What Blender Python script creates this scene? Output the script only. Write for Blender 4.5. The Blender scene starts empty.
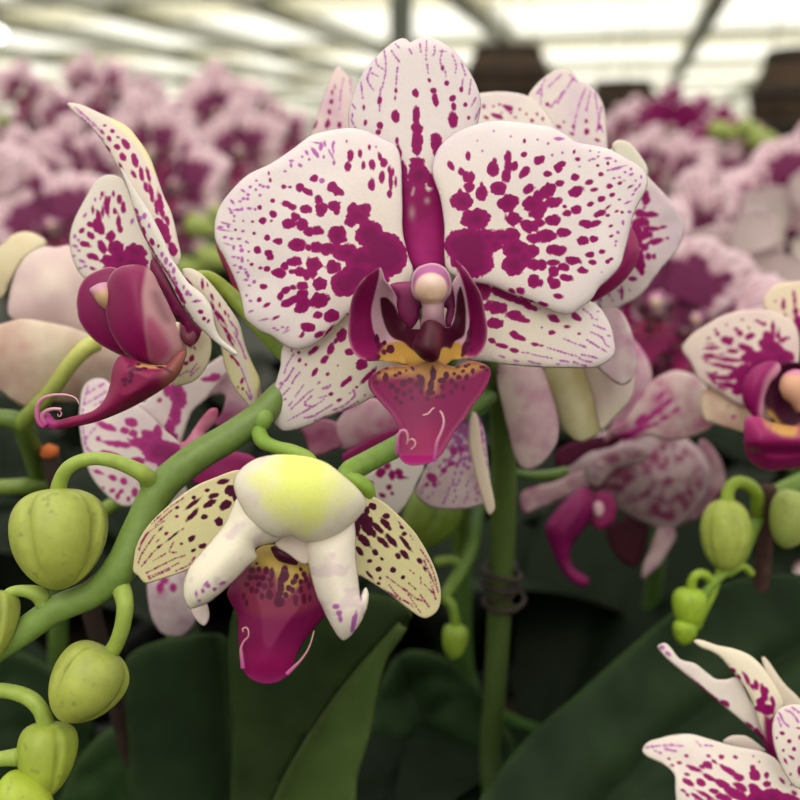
import bpy, math, random
import numpy as np
from mathutils import Vector, Matrix, Euler
from mathutils.geometry import delaunay_2d_cdt

SC = bpy.context.scene
COL = SC.collection
# ------------------------------------------------------------------ camera
F = 900.0
PITCH = math.radians(15.5)
CAM = np.array((0.0, 0.0, 1.30))
RT = np.array((1.0, 0, 0))
FW = np.array((0, math.cos(PITCH), -math.sin(PITCH)))
UP = np.array((0, math.sin(PITCH), math.cos(PITCH)))
cd = bpy.data.cameras.new('camera')
cam = bpy.data.objects.new('camera', cd)
COL.objects.link(cam)
cam.location = CAM
cam.rotation_euler = (math.pi / 2 - PITCH, 0, 0)
cd.sensor_width = 36
cd.lens = 36 * F / 800
cd.clip_start = 0.01
cd.clip_end = 300
cd.dof.use_dof = True
cd.dof.focus_distance = 0.178
cd.dof.aperture_fstop = cd.lens / 3.6
SC.camera = cam

D0 = 0.18


def U(x, y, d):
    """photo point (800 frame) at distance d in front of the lens -> place in the world"""
    x = np.asarray(x, float); y = np.asarray(y, float); d = np.asarray(d, float)
    return (CAM + d[..., None] * FW + ((x - 400) / F * d)[..., None] * RT + ((400 - y) / F * d)[..., None] * UP)


def u1(x, y, d):
    return U(np.array([x]), np.array([y]), np.array([d]))[0]


def loc_map(x, y, d):
    """flower's own frame: 0.2 mm units, facing -Y"""
    return np.stack([np.asarray(x) * 0.0002, np.asarray(d), -np.asarray(y) * 0.0002], -1)


def pj(p):
    """world place -> (x, y, depth)"""
    v = np.asarray(p, float) - CAM
    d = float(v @ FW)
    return 400 + F * float(v @ RT) / d, 400 - F * float(v @ UP) / d, d


def lin(c):
    c = np.asarray(c, float) / 255.0
    return np.where(c <= 0.04045, c / 12.92, ((c + 0.055) / 1.055) ** 2.4)


# ------------------------------------------------------------------ objects
WL = {}


def empty(name, loc, parent=None, size=0.01):
    o = bpy.data.objects.new(name, None)
    o.empty_display_size = size
    COL.objects.link(o)
    loc = np.asarray(loc, float)
    if parent is not None:
        o.parent = parent
        o.location = loc - WL[parent.name]
    else:
        o.location = loc
    WL[o.name] = loc
    return o


def thing(name, label, cat, loc, group=None):
    o = empty(name, loc)
    return tag(o, label, cat, group)


def tag(o, label, cat, group=None, kind=None):
    o['label'] = label
    o['category'] = cat
    if group:
        o['group'] = group
    if kind:
        o['kind'] = kind
    return o


def mesh_data(name, V, faces, mat, attrs=None, smooth=True):
    me = bpy.data.meshes.new(name)
    V = np.asarray(V, float)
    faces = [tuple(int(i) for i in f) for f in faces]
    me.from_pydata([tuple(v) for v in V], [], faces)
    me.update()
    if smooth:
        me.polygons.foreach_set('use_smooth', np.ones(len(faces), dtype=bool))
    if attrs:
        for k, a in attrs.items():
            a = np.asarray(a, float)
            if a.ndim == 1:
                t = me.attributes.new(k, 'FLOAT', 'POINT')
                t.data.foreach_set('value', a.astype(np.float32))
            else:
                t = me.attributes.new(k, 'FLOAT_COLOR', 'POINT')
                t.data.foreach_set('color', np.concatenate([a, np.ones((len(a), 1))], 1).astype(np.float32).ravel())
    me.materials.append(mat)
    return me


def mesh(name, V, faces, mat, parent=None, attrs=None, smooth=True):
    V = np.asarray(V, float)
    if parent is not None and parent.name in WL:
        off = WL[parent.name]
    else:
        off = np.zeros(3)
        if parent is None:
            off = np.array([(V[:, 0].min() + V[:, 0].max()) / 2, (V[:, 1].min() + V[:, 1].max()) / 2, V[:, 2].min()])
    me = mesh_data(name, V - off, faces, mat, attrs, smooth)
    o = bpy.data.objects.new(name, me)
    COL.objects.link(o)
    if parent is not None:
        o.parent = parent
    else:
        o.location = off
    WL[o.name] = off
    return o


# ------------------------------------------------------------------ curves
def crom(P, closed, step):
    P = np.asarray(P, float)
    n = len(P)
    out = []
    rng = range(n) if closed else range(n - 1)
    for i in rng:
        if closed:
            p0, p1, p2, p3 = P[(i - 1) % n], P[i], P[(i + 1) % n], P[(i + 2) % n]
        else:
            p0, p1, p2, p3 = P[max(i - 1, 0)], P[i], P[i + 1], P[min(i + 2, n - 1)]
        L = np.linalg.norm((p2 - p1)[:2]) if P.shape[1] > 2 else np.linalg.norm(p2 - p1)
        k = max(1, int(math.ceil(L / step)))
        # tangents limited by the shorter neighbour so that tight corners do not overshoot
        m1 = (p2 - p0) / 2
        m2 = (p3 - p1) / 2
        l = np.linalg.norm(p2 - p1) + 1e-9
        for m in (m1, m2):
            q = np.linalg.norm(m)
            if q > l * 1.1:
                m *= l * 1.1 / q
        for j in range(k):
            t = j / k
            t2, t3 = t * t, t * t * t
            out.append((2 * t3 - 3 * t2 + 1) * p1 + (t3 - 2 * t2 + t) * m1 + (-2 * t3 + 3 * t2) * p2 + (t3 - t2) * m2)
    if not closed:
        out.append(P[-1])
    return np.array(out)


def zc(ox, oy, s, pts):
    return [(ox + p[0] / s, oy + p[1] / s) for p in pts]


def inside(P, poly):
    x, y = P[:, 0], P[:, 1]
    r = np.zeros(len(P), bool)
    a = poly
    b = np.roll(poly, -1, 0)
    for (x1, y1), (x2, y2) in zip(a, b):
        if y1 == y2:
            continue
        c = ((y1 > y) != (y2 > y)) & (x < (x2 - x1) * (y - y1) / (y2 - y1) + x1)
        r ^= c
    return r


def edge_dist(P, poly):
    best = np.full(len(P), 1e9)
    b = np.roll(poly, -1, 0)
    for p, q in zip(poly, b):
        v = q - p
        L = v @ v + 1e-12
        t = np.clip(((P - p) @ v) / L, 0, 1)
        d = np.hypot(P[:, 0] - p[0] - t * v[0], P[:, 1] - p[1] - t * v[1])
        best = np.minimum(best, d)
    return best


def line_dist(P, line):
    best = np.full(len(P), 1e9)
    line = np.asarray(line, float)
    for p, q in zip(line[:-1], line[1:]):
        v = q - p
        t = np.clip(((P - p) @ v) / (v @ v + 1e-12), 0, 1)
        best = np.minimum(best, np.hypot(P[:, 0] - p[0] - t * v[0], P[:, 1] - p[1] - t * v[1]))
    return best


def ss(a, b, x):
    t = np.clip((x - a) / (b - a), 0, 1)
    return t * t * (3 - 2 * t)


def region(P, poly, soft=1.0):
    """1 inside a colour field, 0 outside, with a soft border"""
    poly = crom(np.asarray(poly, float), True, 4)
    ins = inside(P, poly)
    near = np.zeros(len(P))
    d = edge_dist(P, poly)
    sd = np.where(ins, d, -d)
    return ss(-soft, soft, sd)


def mix(a, b, f):
    return a * (1 - f[:, None]) + np.asarray(b) * f[:, None]


# smooth noise on the plane, for pigment wander and for relief
def wob(P, s, seed):
    o = np.zeros(len(P))
    amp, tot = 1.0, 0.0
    for k in range(3):
        g = np.random.RandomState(seed * 13 + k).rand(64, 64) * 2 - 1
        ca, sa = math.cos(seed + k), math.sin(seed + k)
        x = (P[:, 0] * ca - P[:, 1] * sa) / s * 2 * 1.9 ** k
        y = (P[:, 0] * sa + P[:, 1] * ca) / s * 2 * 1.9 ** k
        xi, yi = np.floor(x).astype(int), np.floor(y).astype(int)
        u, v = x - xi, y - yi
        u, v = u * u * (3 - 2 * u), v * v * (3 - 2 * v)
        q = lambda i, j: g[(xi + i) % 64, (yi + j) % 64]
        o += amp * ((q(0, 0) * (1 - u) + q(1, 0) * u) * (1 - v) + (q(0, 1) * (1 - u) + q(1, 1) * u) * v)
        amp *= 0.5
    return o * 1.1


# ------------------------------------------------------------------ spots
MAG, VIO, MAR, PNK, DIM = lin((154, 12, 106)), lin((186, 104, 184)), lin((84, 8, 52)), lin((184, 56, 140)), lin((152, 62, 116))


def sp(ox, oy, s, L, c=0):
    """list of (x, y, rx, ry[, tilt]) read in a crop -> spots in photo units"""
    out = []
    for e in L:
        rx, ry = e[2], e[3] if len(e) > 3 else e[2]
        t = e[4] if len(e) > 4 else 0
        out.append((ox + e[0] / s, oy + e[1] / s, rx / s, ry / s, math.radians(t), c))
    return out


def dots(ox, oy, s, lines, r=1.1, gap=3.6, c=1, seed=1):
    """dotted veins"""
    R = random.Random(seed)
    out = []
    for ln in lines:
        q = crom(np.array(zc(ox, oy, s, ln)), False, 0.5)
        acc = R.random() * gap
        for a, b in zip(q[:-1], q[1:]):
            acc += np.linalg.norm(b - a)
            if acc > gap:
                acc = -R.random() * gap * 0.6
                ang = math.atan2(b[1] - a[1], b[0] - a[0])
                out.append((a[0], a[1], r * R.uniform(1.0, 1.9), r * R.uniform(0.55, 0.95), ang, c))
    return out


def spot_field(P, S):
    s = np.full(len(P), -30.0)
    col = np.tile(MAG, (len(P), 1))
    PAL = [MAG, VIO, MAR, PNK, DIM]
    jag = 0.17 * wob(P, 8, 17) + 0.05 * wob(P, 4, 5)
    for (x, y, rx, ry, t, c) in S:
        if min(rx, ry) > 3.5:
            rx, ry = rx * .93, ry * .93
        rr = max(rx, ry) * 1.6 + 5
        m = (np.abs(P[:, 0] - x) < rr) & (np.abs(P[:, 1] - y) < rr)
        if not m.any():
            continue
        dx, dy = P[m, 0] - x, P[m, 1] - y
        ct, st = math.cos(t), math.sin(t)
        u, v = (dx * ct + dy * st) / rx, (-dx * st + dy * ct) / ry
        k = (1 - np.hypot(u, v)) * min(rx, ry)
        k = k + (0.45 if c == 1 else 0.2) + jag[m] * min(rx, ry, 7)
        idx = np.nonzero(m)[0]
        w = k > s[idx]
        s[idx[w]] = k[w]
        col[idx[w]] = PAL[c]
    return s, col


def ray_len(poly, b, ang):
    d = np.array((math.cos(ang), math.sin(ang)))
    best = 0
    q = np.roll(poly, -1, 0)
    for p1, p2 in zip(poly, q):
        e = p2 - p1
        den = d[0] * e[1] - d[1] * e[0]
        if abs(den) < 1e-9:
            continue
        w = p1 - b
        t = (w[0] * e[1] - w[1] * e[0]) / den
        k = (w[0] * d[1] - w[1] * d[0]) / den
        if t > 0 and 0 <= k <= 1:
            best = max(best, t)
    return best


def veins(outline, base, seed, solid=0.35, size=5.0, gap=9.0, spread=3.0, a0=None, a1=None, tail=0.93, c=0, keep=0.9):
    """spots that run outward along the veins, big and merged at the base, fine and violet at the rim"""
    R = random.Random(seed)
    poly = crom(np.asarray(outline, float), True, 6)
    b = np.asarray(base, float)
    if a0 is None:
        d = poly - b
        far = np.hypot(d[:, 0], d[:, 1]) > 25
        ang = np.arctan2(d[:, 1], d[:, 0])[far]
        cm = math.atan2(np.sin(ang).mean(), np.cos(ang).mean())
        rel = (ang - cm + math.pi) % (2 * math.pi) - math.pi
        a0, a1 = cm + rel.min(), cm + rel.max()
    out = []
    Rm = max(ray_len(poly, b, a0 + (a1 - a0) * i / 24) for i in range(25))
    n = max(5, int((a1 - a0) * Rm * 0.62 / (size * spread)))
    for i in range(n):
        a = a0 + (a1 - a0) * (i + 0.5 + R.uniform(-.22, .22)) / n
        L = ray_len(poly, b, a)
        if L < 8:
            continue
        r = L * 0.04
        while r < L * tail:
            f = r / L
            if f < solid * R.uniform(.8, 1.15):
                q = size * 1.5 + Rm * 0.05
                out.append((b[0] + r * math.cos(a), b[1] + r * math.sin(a), q, q * 0.9, a, c))
                r += q
                continue
            z = size * (1.15 - f) ** 1.15 * R.uniform(.65, 1.25)
            z = max(z, 0.9)
            el = R.uniform(1.1, 2.0)
            aa = a + R.uniform(-.3, .3) / max(n, 1)
            if R.random() < keep:
                out.append((b[0] + r * math.cos(aa), b[1] + r * math.sin(aa), z * el, z, aa, 1 if (f > .78 and c == 0) else c))
            r += z * el + gap * R.uniform(.35, .9) * (1.1 - .5 * f)
    return out


# ------------------------------------------------------------------ a petal-like sheet with real thickness
def patch(name, parent, outline, depth, color, spots=None, h=2.0, mat=None, thick=0.0005, back=None, mp=U, d0=D0, meshonly=False, step=None, backspot=-0.4):
    poly = crom(np.asarray(outline, float), True, step or h)
    keep = [0]
    for i in range(1, len(poly)):
        if np.linalg.norm(poly[i] - poly[keep[-1]]) > 0.35 * h:
            keep.append(i)
    if np.linalg.norm(poly[keep[-1]] - poly[0]) < 0.35 * h:
        keep.pop()
    poly = poly[keep]
    lo, hi = poly.min(0), poly.max(0)
    gx, gy = np.meshgrid(np.arange(lo[0], hi[0], h), np.arange(lo[1], hi[1], h * 0.866))
    gx = gx + (np.arange(gx.shape[0]) % 2)[:, None] * h / 2
    G = np.stack([gx.ravel(), gy.ravel()], 1)
    G = G[inside(G, poly)]
    if len(G):
        G = G[edge_dist(G, poly) > 0.55 * h]
    rj = np.random.RandomState(7)
    G = G + (rj.rand(*G.shape) - .5) * h * 0.12
    n = len(poly)
    pts = [Vector(p) for p in poly] + [Vector(p) for p in G]
    res = delaunay_2d_cdt(pts, [(i, (i + 1) % n) for i in range(n)], [], 1, 1e-6)
    P = np.array([tuple(v) for v in res[0]])
    T = np.array([list(f) for f in res[2] if len(f) == 3])
    ed = edge_dist(P, poly)
    rim = ed < 1e-3
    # rounded distance from the rim (no crease along the middle)
    es = ed.copy()
    E = np.concatenate([T[:, [0, 1]], T[:, [1, 2]], T[:, [2, 0]]])
    cnt = np.bincount(E[:, 0], minlength=len(P)) + np.bincount(E[:, 1], minlength=len(P)) + 1e-9
    for _ in range(30 if h < 3 else 12):
        sm = (np.bincount(E[:, 0], es[E[:, 1]], len(P)) + np.bincount(E[:, 1], es[E[:, 0]], len(P))) / cnt
        es = np.where(rim, 0, sm)
    d = depth(P, es) if callable(depth) else np.full(len(P), float(depth))
    X = mp(P[:, 0], P[:, 1], d0 + d if mp is U else d)
    a, b, c = X[T[:, 0]], X[T[:, 1]], X[T[:, 2]]
    fn = np.cross(b - a, c - a)
    view = (CAM - X.mean(0)) if mp is U else np.array((0, -1.0, 0))
    if (fn.sum(0) @ view) < 0:
        T = T[:, ::-1]
        fn = -fn
    N = np.zeros_like(X)
    for k in range(3):
        np.add.at(N, T[:, k], fn)
    N /= np.linalg.norm(N, axis=1)[:, None] + 1e-12
    px = 0.0002 if mp is not U else (d0 / F)
    tw = thick * np.sqrt(np.clip(ed * px / (thick * 2.0), 0, 1))
    XF = X + N * (tw / 2)[:, None]
    XB = X - N * (tw / 2)[:, None]
    m = len(X)
    bi = np.arange(m) + m
    bi[rim] = np.nonzero(rim)[0]
    # compact the back vertices
    inter = np.nonzero(~rim)[0]
    new = np.empty(m, int)
    new[rim] = np.nonzero(rim)[0]
    new[inter] = m + np.arange(len(inter))
    V = np.concatenate([XF, XB[inter]])
    TB = new[T[:, ::-1]]
    faces = np.concatenate([T, TB])
    C = color(P, ed) if callable(color) else np.tile(lin(color), (m, 1))
    if back is None:
        CB = C * 0.5 + np.tile(lin((222, 212, 206)), (m, 1)) * 0.5
    elif back == 'same':
        CB = C
    else:
        CB = np.tile(lin(back), (m, 1))
    if spots:
        s, sc = spot_field(P, spots)
    else:
        s, sc = np.full(m, -30.0), np.tile(MAG, (m, 1))
    sb = s * 0 - 30 if back != 'same' else s
    attrs = {'col': np.concatenate([C, CB[inter]]), 'scol': np.concatenate([sc, sc[inter]]), 'spot': np.concatenate([s, sb[inter]])}
    mat = mat or M['petal']
    if meshonly:
        return mesh_data(name, V, faces, mat, attrs)
    return mesh(name, V, faces, mat, parent, attrs)


def relief(cx, cy, gx=0.0, gy=0.0, cup=0.0, R=100.0, roll=0.0, wave=0.0, off=0.0, seed=3, base=None, vein=0.0):
    """off: metres behind the flower plane; gx, gy: tilt (m per unit); cup: bowl; roll: bent rim; wave: ruffle"""
    def f(P, ed):
        x, y = P[:, 0] - cx, P[:, 1] - cy
        r = np.hypot(x, y) / R
        d = off + gx * x + gy * y + cup * r * r + roll * np.exp(-ed / 5.0)
        if wave:
            d = d + wave * wob(P, R * 0.9, seed) * np.clip(r, 0, 1.2)
        if vein and base is not None:
            ph = np.arctan2(P[:, 1] - base[1], P[:, 0] - base[0])
            rr = np.hypot(P[:, 0] - base[0], P[:, 1] - base[1])
            d = d + vein * np.sin(ph * 70) * np.clip(rr / 60 - .3, 0, 1)
        return d
    return f


# ------------------------------------------------------------------ stems, tendrils, buds
def tube_geo(pts, seg=14, step=3.0, mp=U):
    """pts: (x, y, depth, radius in photo units)"""
    Q = crom(np.asarray(pts, float), False, step)
    if mp is U:
        X = U(Q[:, 0], Q[:, 1], Q[:, 2]); r = Q[:, 3] * Q[:, 2] / F
    elif mp is None:
        X = Q[:, :3]; r = Q[:, 3]
    else:
        X = mp(Q[:, 0], Q[:, 1], Q[:, 2]); r = Q[:, 3] * 0.0002
    n = len(X)
    T = np.gradient(X, axis=0)
    T /= np.linalg.norm(T, axis=1)[:, None] + 1e-12
    up = np.array((0.3, -1, 0.2))
    N = np.cross(T[0], up); N /= np.linalg.norm(N)
    V, tt = [], []
    for i in range(n):
        N = N - T[i] * (N @ T[i]); N /= np.linalg.norm(N) + 1e-12
        B = np.cross(T[i], N)
        for k in range(seg):
            a = 2 * math.pi * k / seg
            V.append(X[i] + r[i] * (math.cos(a) * N + math.sin(a) * B)); tt.append(i / (n - 1))
    Fc = []
    for i in range(n - 1):
        for k in range(seg):
            a, b = i * seg + k, i * seg + (k + 1) % seg
            Fc.append((a, b, b + seg, a + seg))
    # rounded ends
    for i, sg in ((0, -1), (n - 1, 1)):
        c = len(V)
        V.append(X[i] + sg * T[i] * r[i] * 0.6); tt.append(i / max(n - 1, 1))
        for k in range(seg):
            a, b = i * seg + k, i * seg + (k + 1) % seg
            Fc.append((b, a, c) if sg < 0 else (a, b, c))
    return np.array(V), Fc, np.array(tt)


def tube(name, parent, pts, c0, c1=None, mat=None, seg=14, step=3.0, mp=U, patchy=0.0):
    if name == 'flower_spike' and mp is U:      # every spike comes out of its own pot
        x, y, d = pj(WL[parent.name] + np.array((0, 0, 0.10)))
        q = [p for p in pts if p[1] < 790]
        pts = [(x, y, d, pts[0][3])] + q
    V, Fc, t = tube_geo(pts, seg, step, mp)
    a, b = lin(c0), lin(c1 if c1 is not None else c0)
    C = a * (1 - t[:, None]) + b * t[:, None]
    return mesh(name, V, Fc, mat or M['stem'], parent, {'col': C})


def merge(geos):
    V, Fc, A, n = [], [], [], 0
    for v, f, a in geos:
        V.append(v); A.append(a)
        Fc += [tuple(i + n for i in q) for q in f]
        n += len(v)
    return np.concatenate(V), Fc, np.concatenate(A)


def bud_geo(b, t, width, d, db=0.0, lobes=3, phase=0.6, groove=0.09, pw=0.62, n=34, seg=54, flat=1.0, notch=0.5):
    """a closed bud from its base b to its tip t: three sepals meeting in seams"""
    B, Tp = u1(b[0], b[1], d), u1(t[0], t[1], d + db)
    ax = Tp - B
    L = np.linalg.norm(ax); ax /= L
    w = width * d / F / 2
    s = np.cross(ax, FW); s /= np.linalg.norm(s)
    q = np.cross(s, ax)
    V = []
    for i in range(n + 1):
        u = i / n
        u2 = 0.5 - 0.5 * math.cos(math.pi * u)
        pr = max(0.0, 1 - abs(2 * u2 ** pw - 1) ** 2.1) ** 0.55
        for k in range(seg):
            a = 2 * math.pi * k / seg
            rr = 1 + 0.035 * math.cos(lobes * (a - phase) + math.pi)
            for l in range(lobes):
                da = (a - phase - 2 * math.pi * l / lobes - 0.25 * (u2 - .5) + math.pi) % (2 * math.pi) - math.pi
                rr -= groove * 1.5 * math.exp(-(da / 0.075) ** 2) * math.sin(math.pi * min(1, u2 * 1.05)) ** .5
                rr += groove * 0.55 * math.exp(-((da - .22) / 0.16) ** 2)
            p = B + ax * L * (u2 - 0.02 * (1 - abs(2 * u2 - 1)) * math.cos(2 * a)) + (s * math.cos(a) + q * math.sin(a) * flat) * w * pr * rr
            V.append(p)
    Fc = []
    for i in range(n):
        for k in range(seg):
            a, c = i * seg + k, i * seg + (k + 1) % seg
            Fc.append((a, c, c + seg, a + seg))
    return np.array(V), Fc


def bud(parent, b, t, width, d, db=0.0, c0=(150, 168, 62), c1=(172, 184, 62), name='bud', **k):
    V, Fc = bud_geo(b, t, width, d, db, **k)
    n = len(V)
    f = np.linspace(0, 1, n)
    a, c = lin(c0), lin(c1)
    C = a * (1 - f[:, None]) + c * f[:, None]
    return mesh(name, V, Fc, M['bud'], parent, {'col': C})
# ------------------------------------------------------------------ materials
M = {}


def nmat(name):
    m = bpy.data.materials.new(name)
    m.use_nodes = True
    nt = m.node_tree
    nt.nodes.clear()
    return m, nt, nt.nodes, nt.links


def attr(nt, name):
    n = nt.nodes.new('ShaderNodeAttribute')
    n.attribute_name = name
    return n


def floral(name, rough=0.55, transl=0.2, spec=0.18, edge=0.7, noisy=0.75, sheen=0.0):
    m, nt, N, L = nmat(name)
    out = N.new('ShaderNodeOutputMaterial')
    col, scol, spt = attr(nt, 'col'), attr(nt, 'scol'), attr(nt, 'spot')
    tc = N.new('ShaderNodeTexCoord')
    no = N.new('ShaderNodeTexNoise'); no.inputs['Scale'].default_value = 900; no.inputs['Detail'].default_value = 2
    L.new(tc.outputs['Object'], no.inputs['Vector'])
    m1 = N.new('ShaderNodeMath'); m1.operation = 'MULTIPLY_ADD'
    m1.inputs[1].default_value = noisy * 2; m1.inputs[2].default_value = -noisy
    L.new(no.outputs['Fac'], m1.inputs[0])
    ad = N.new('ShaderNodeMath'); ad.operation = 'ADD'
    L.new(spt.outputs['Fac'], ad.inputs[0]); L.new(m1.outputs[0], ad.inputs[1])
    mr = N.new('ShaderNodeMapRange'); mr.interpolation_type = 'SMOOTHSTEP'
    mr.inputs['From Min'].default_value = -edge; mr.inputs['From Max'].default_value = edge
    L.new(ad.outputs[0], mr.inputs['Value'])
    # the middle of a large blotch is deeper in pigment than its margin
    dp = N.new('ShaderNodeMapRange'); dp.inputs['From Min'].default_value = 0; dp.inputs['From Max'].default_value = 8
    dp.inputs['To Min'].default_value = 1.0; dp.inputs['To Max'].default_value = 0.6
    L.new(spt.outputs['Fac'], dp.inputs['Value'])
    sc = N.new('ShaderNodeMix'); sc.data_type = 'RGBA'; sc.blend_type = 'MULTIPLY'; sc.inputs[0].default_value = 1
    L.new(scol.outputs['Color'], sc.inputs[6]); L.new(dp.outputs[0], sc.inputs[7])
    mx = N.new('ShaderNodeMix'); mx.data_type = 'RGBA'
    L.new(mr.outputs[0], mx.inputs[0]); L.new(col.outputs['Color'], mx.inputs[6]); L.new(sc.outputs[2], mx.inputs[7])
    # fine mottling
    n2 = N.new('ShaderNodeTexNoise'); n2.inputs['Scale'].default_value = 2600; n2.inputs['Detail'].default_value = 2
    L.new(tc.outputs['Object'], n2.inputs['Vector'])
    r2 = N.new('ShaderNodeMapRange'); r2.inputs['To Min'].default_value = 0.965; r2.inputs['To Max'].default_value = 1.035
    r2.inputs['From Min'].default_value = 0.3; r2.inputs['From Max'].default_value = 0.7
    L.new(n2.outputs['Fac'], r2.inputs['Value'])
    ml = N.new('ShaderNodeMix'); ml.data_type = 'RGBA'; ml.blend_type = 'MULTIPLY'; ml.inputs[0].default_value = 1
    L.new(mx.outputs[2], ml.inputs[6]); L.new(r2.outputs[0], ml.inputs[7])
    bp = N.new('ShaderNodeBump'); bp.inputs['Strength'].default_value = 0.12; bp.inputs['Distance'].default_value = 0.0002
    L.new(n2.outputs['Fac'], bp.inputs['Height'])
    pb = N.new('ShaderNodeBsdfPrincipled')
    pb.inputs['Roughness'].default_value = rough
    pb.inputs['Specular IOR Level'].default_value = spec
    if sheen:
        pb.inputs['Sheen Weight'].default_value = sheen
    L.new(ml.outputs[2], pb.inputs['Base Color']); L.new(bp.outputs[0], pb.inputs['Normal'])
    tr = N.new('ShaderNodeBsdfTranslucent')
    L.new(ml.outputs[2], tr.inputs['Color'])
    ms = N.new('ShaderNodeMixShader'); ms.inputs[0].default_value = transl
    L.new(pb.outputs[0], ms.inputs[1]); L.new(tr.outputs[0], ms.inputs[2])
    L.new(ms.outputs[0], out.inputs['Surface'])
    M[name] = m


floral('petal')
floral('lip', rough=0.4, transl=0.08, spec=0.25, edge=0.7, noisy=0.8)
floral('petal_soft', edge=6.0, noisy=4.0)


def green(name, rough, spec, scale, lo, hi, bump=0.1, transl=0.0, speck=0.0):
    m, nt, N, L = nmat(name)
    out = N.new('ShaderNodeOutputMaterial')
    col = attr(nt, 'col')
    tc = N.new('ShaderNodeTexCoord')
    no = N.new('ShaderNodeTexNoise'); no.inputs['Scale'].default_value = scale; no.inputs['Detail'].default_value = 4
    L.new(tc.outputs['Object'], no.inputs['Vector'])
    mr = N.new('ShaderNodeMapRange'); mr.inputs['From Min'].default_value = 0.3; mr.inputs['From Max'].default_value = 0.7
    mr.inputs['To Min'].default_value = lo; mr.inputs['To Max'].default_value = hi
    L.new(no.outputs['Fac'], mr.inputs['Value'])
    ml = N.new('ShaderNodeMix'); ml.data_type = 'RGBA'; ml.blend_type = 'MULTIPLY'; ml.inputs[0].default_value = 1
    L.new(col.outputs['Color'], ml.inputs[6]); L.new(mr.outputs[0], ml.inputs[7])
    last = ml
    if speck:
        vo = N.new('ShaderNodeTexNoise'); vo.inputs['Scale'].default_value = 420; vo.inputs['Detail'].default_value = 3
        L.new(tc.outputs['Object'], vo.inputs['Vector'])
        r3 = N.new('ShaderNodeMapRange'); r3.inputs['From Min'].default_value = 0.60; r3.inputs['From Max'].default_value = 0.70
        r3.inputs['To Max'].default_value = speck
        L.new(vo.outputs['Fac'], r3.inputs['Value'])
        m3 = N.new('ShaderNodeMix'); m3.data_type = 'RGBA'
        m3.inputs[7].default_value = (*lin((110, 112, 62)), 1)
        L.new(r3.outputs[0], m3.inputs[0]); L.new(ml.outputs[2], m3.inputs[6])
        last = m3
    bp = N.new('ShaderNodeBump'); bp.inputs['Strength'].default_value = bump; bp.inputs['Distance'].default_value = 0.0003
    L.new(no.outputs['Fac'], bp.inputs['Height'])
    pb = N.new('ShaderNodeBsdfPrincipled')
    pb.inputs['Roughness'].default_value = rough; pb.inputs['Specular IOR Level'].default_value = spec
    L.new(last.outputs[2], pb.inputs['Base Color']); L.new(bp.outputs[0], pb.inputs['Normal'])
    if transl:
        tr = N.new('ShaderNodeBsdfTranslucent'); L.new(last.outputs[2], tr.inputs['Color'])
        ms = N.new('ShaderNodeMixShader'); ms.inputs[0].default_value = transl
        L.new(pb.outputs[0], ms.inputs[1]); L.new(tr.outputs[0], ms.inputs[2]); L.new(ms.outputs[0], out.inputs['Surface'])
    else:
        L.new(pb.outputs[0], out.inputs['Surface'])
    M[name] = m


green('stem', 0.42, 0.4, 500, 0.88, 1.1, 0.08, 0.06)
green('bud', 0.42, 0.4, 260, 0.86, 1.12, 0.12, 0.12, speck=0.45)
green('leaf', 0.55, 0.07, 120, 0.82, 1.15, 0.1, 0.04)
green('wood', 0.8, 0.2, 60, 0.6, 1.3, 0.3)


def plain(name, c, rough=0.6, metal=0.0, spec=0.3, scale=40, var=0.12, bump=0.05):
    m, nt, N, L = nmat(name)
    out = N.new('ShaderNodeOutputMaterial')
    tc = N.new('ShaderNodeTexCoord')
    no = N.new('ShaderNodeTexNoise'); no.inputs['Scale'].default_value = scale; no.inputs['Detail'].default_value = 4
    L.new(tc.outputs['Object'], no.inputs['Vector'])
    cr = N.new('ShaderNodeValToRGB')
    c = lin(c)
    cr.color_ramp.elements[0].position = 0.3; cr.color_ramp.elements[1].position = 0.7
    cr.color_ramp.elements[0].color = (*(c * (1 - var)), 1); cr.color_ramp.elements[1].color = (*np.clip(c * (1 + var), 0, 1), 1)
    L.new(no.outputs['Fac'], cr.inputs['Fac'])
    bp = N.new('ShaderNodeBump'); bp.inputs['Strength'].default_value = bump; bp.inputs['Distance'].default_value = 0.002
    L.new(no.outputs['Fac'], bp.inputs['Height'])
    pb = N.new('ShaderNodeBsdfPrincipled')
    pb.inputs['Roughness'].default_value = rough; pb.inputs['Metallic'].default_value = metal; pb.inputs['Specular IOR Level'].default_value = spec
    L.new(cr.outputs[0], pb.inputs['Base Color']); L.new(bp.outputs[0], pb.inputs['Normal'])
    L.new(pb.outputs[0], out.inputs['Surface'])
    M[name] = m


plain('steel', (186, 186, 172), 0.6, 0.0)
plain('post', (96, 100, 92), 0.5, 0.3)
plain('bench', (48, 50, 46), 0.8)
plain('pot', (30, 30, 30), 0.6)
plain('floor', (60, 60, 56), 0.9, scale=3)
plain('barrel', (62, 46, 34), 0.8, scale=9, var=0.3)
plain('barrel_band', (40, 34, 30), 0.6)
plain('wire', (44, 33, 30), 0.6)
plain('stake', (42, 28, 22), 0.8, scale=300, var=.3)
plain('stake_red', (72, 48, 44), 0.8, scale=300, var=.3)
plain('cut_end', (196, 104, 52), 0.8, scale=300, var=.2)
plain('substrate', (40, 28, 20), 0.95, scale=200, var=.5, bump=.6)
plain('cloth', (206, 200, 176), 0.85)


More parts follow.
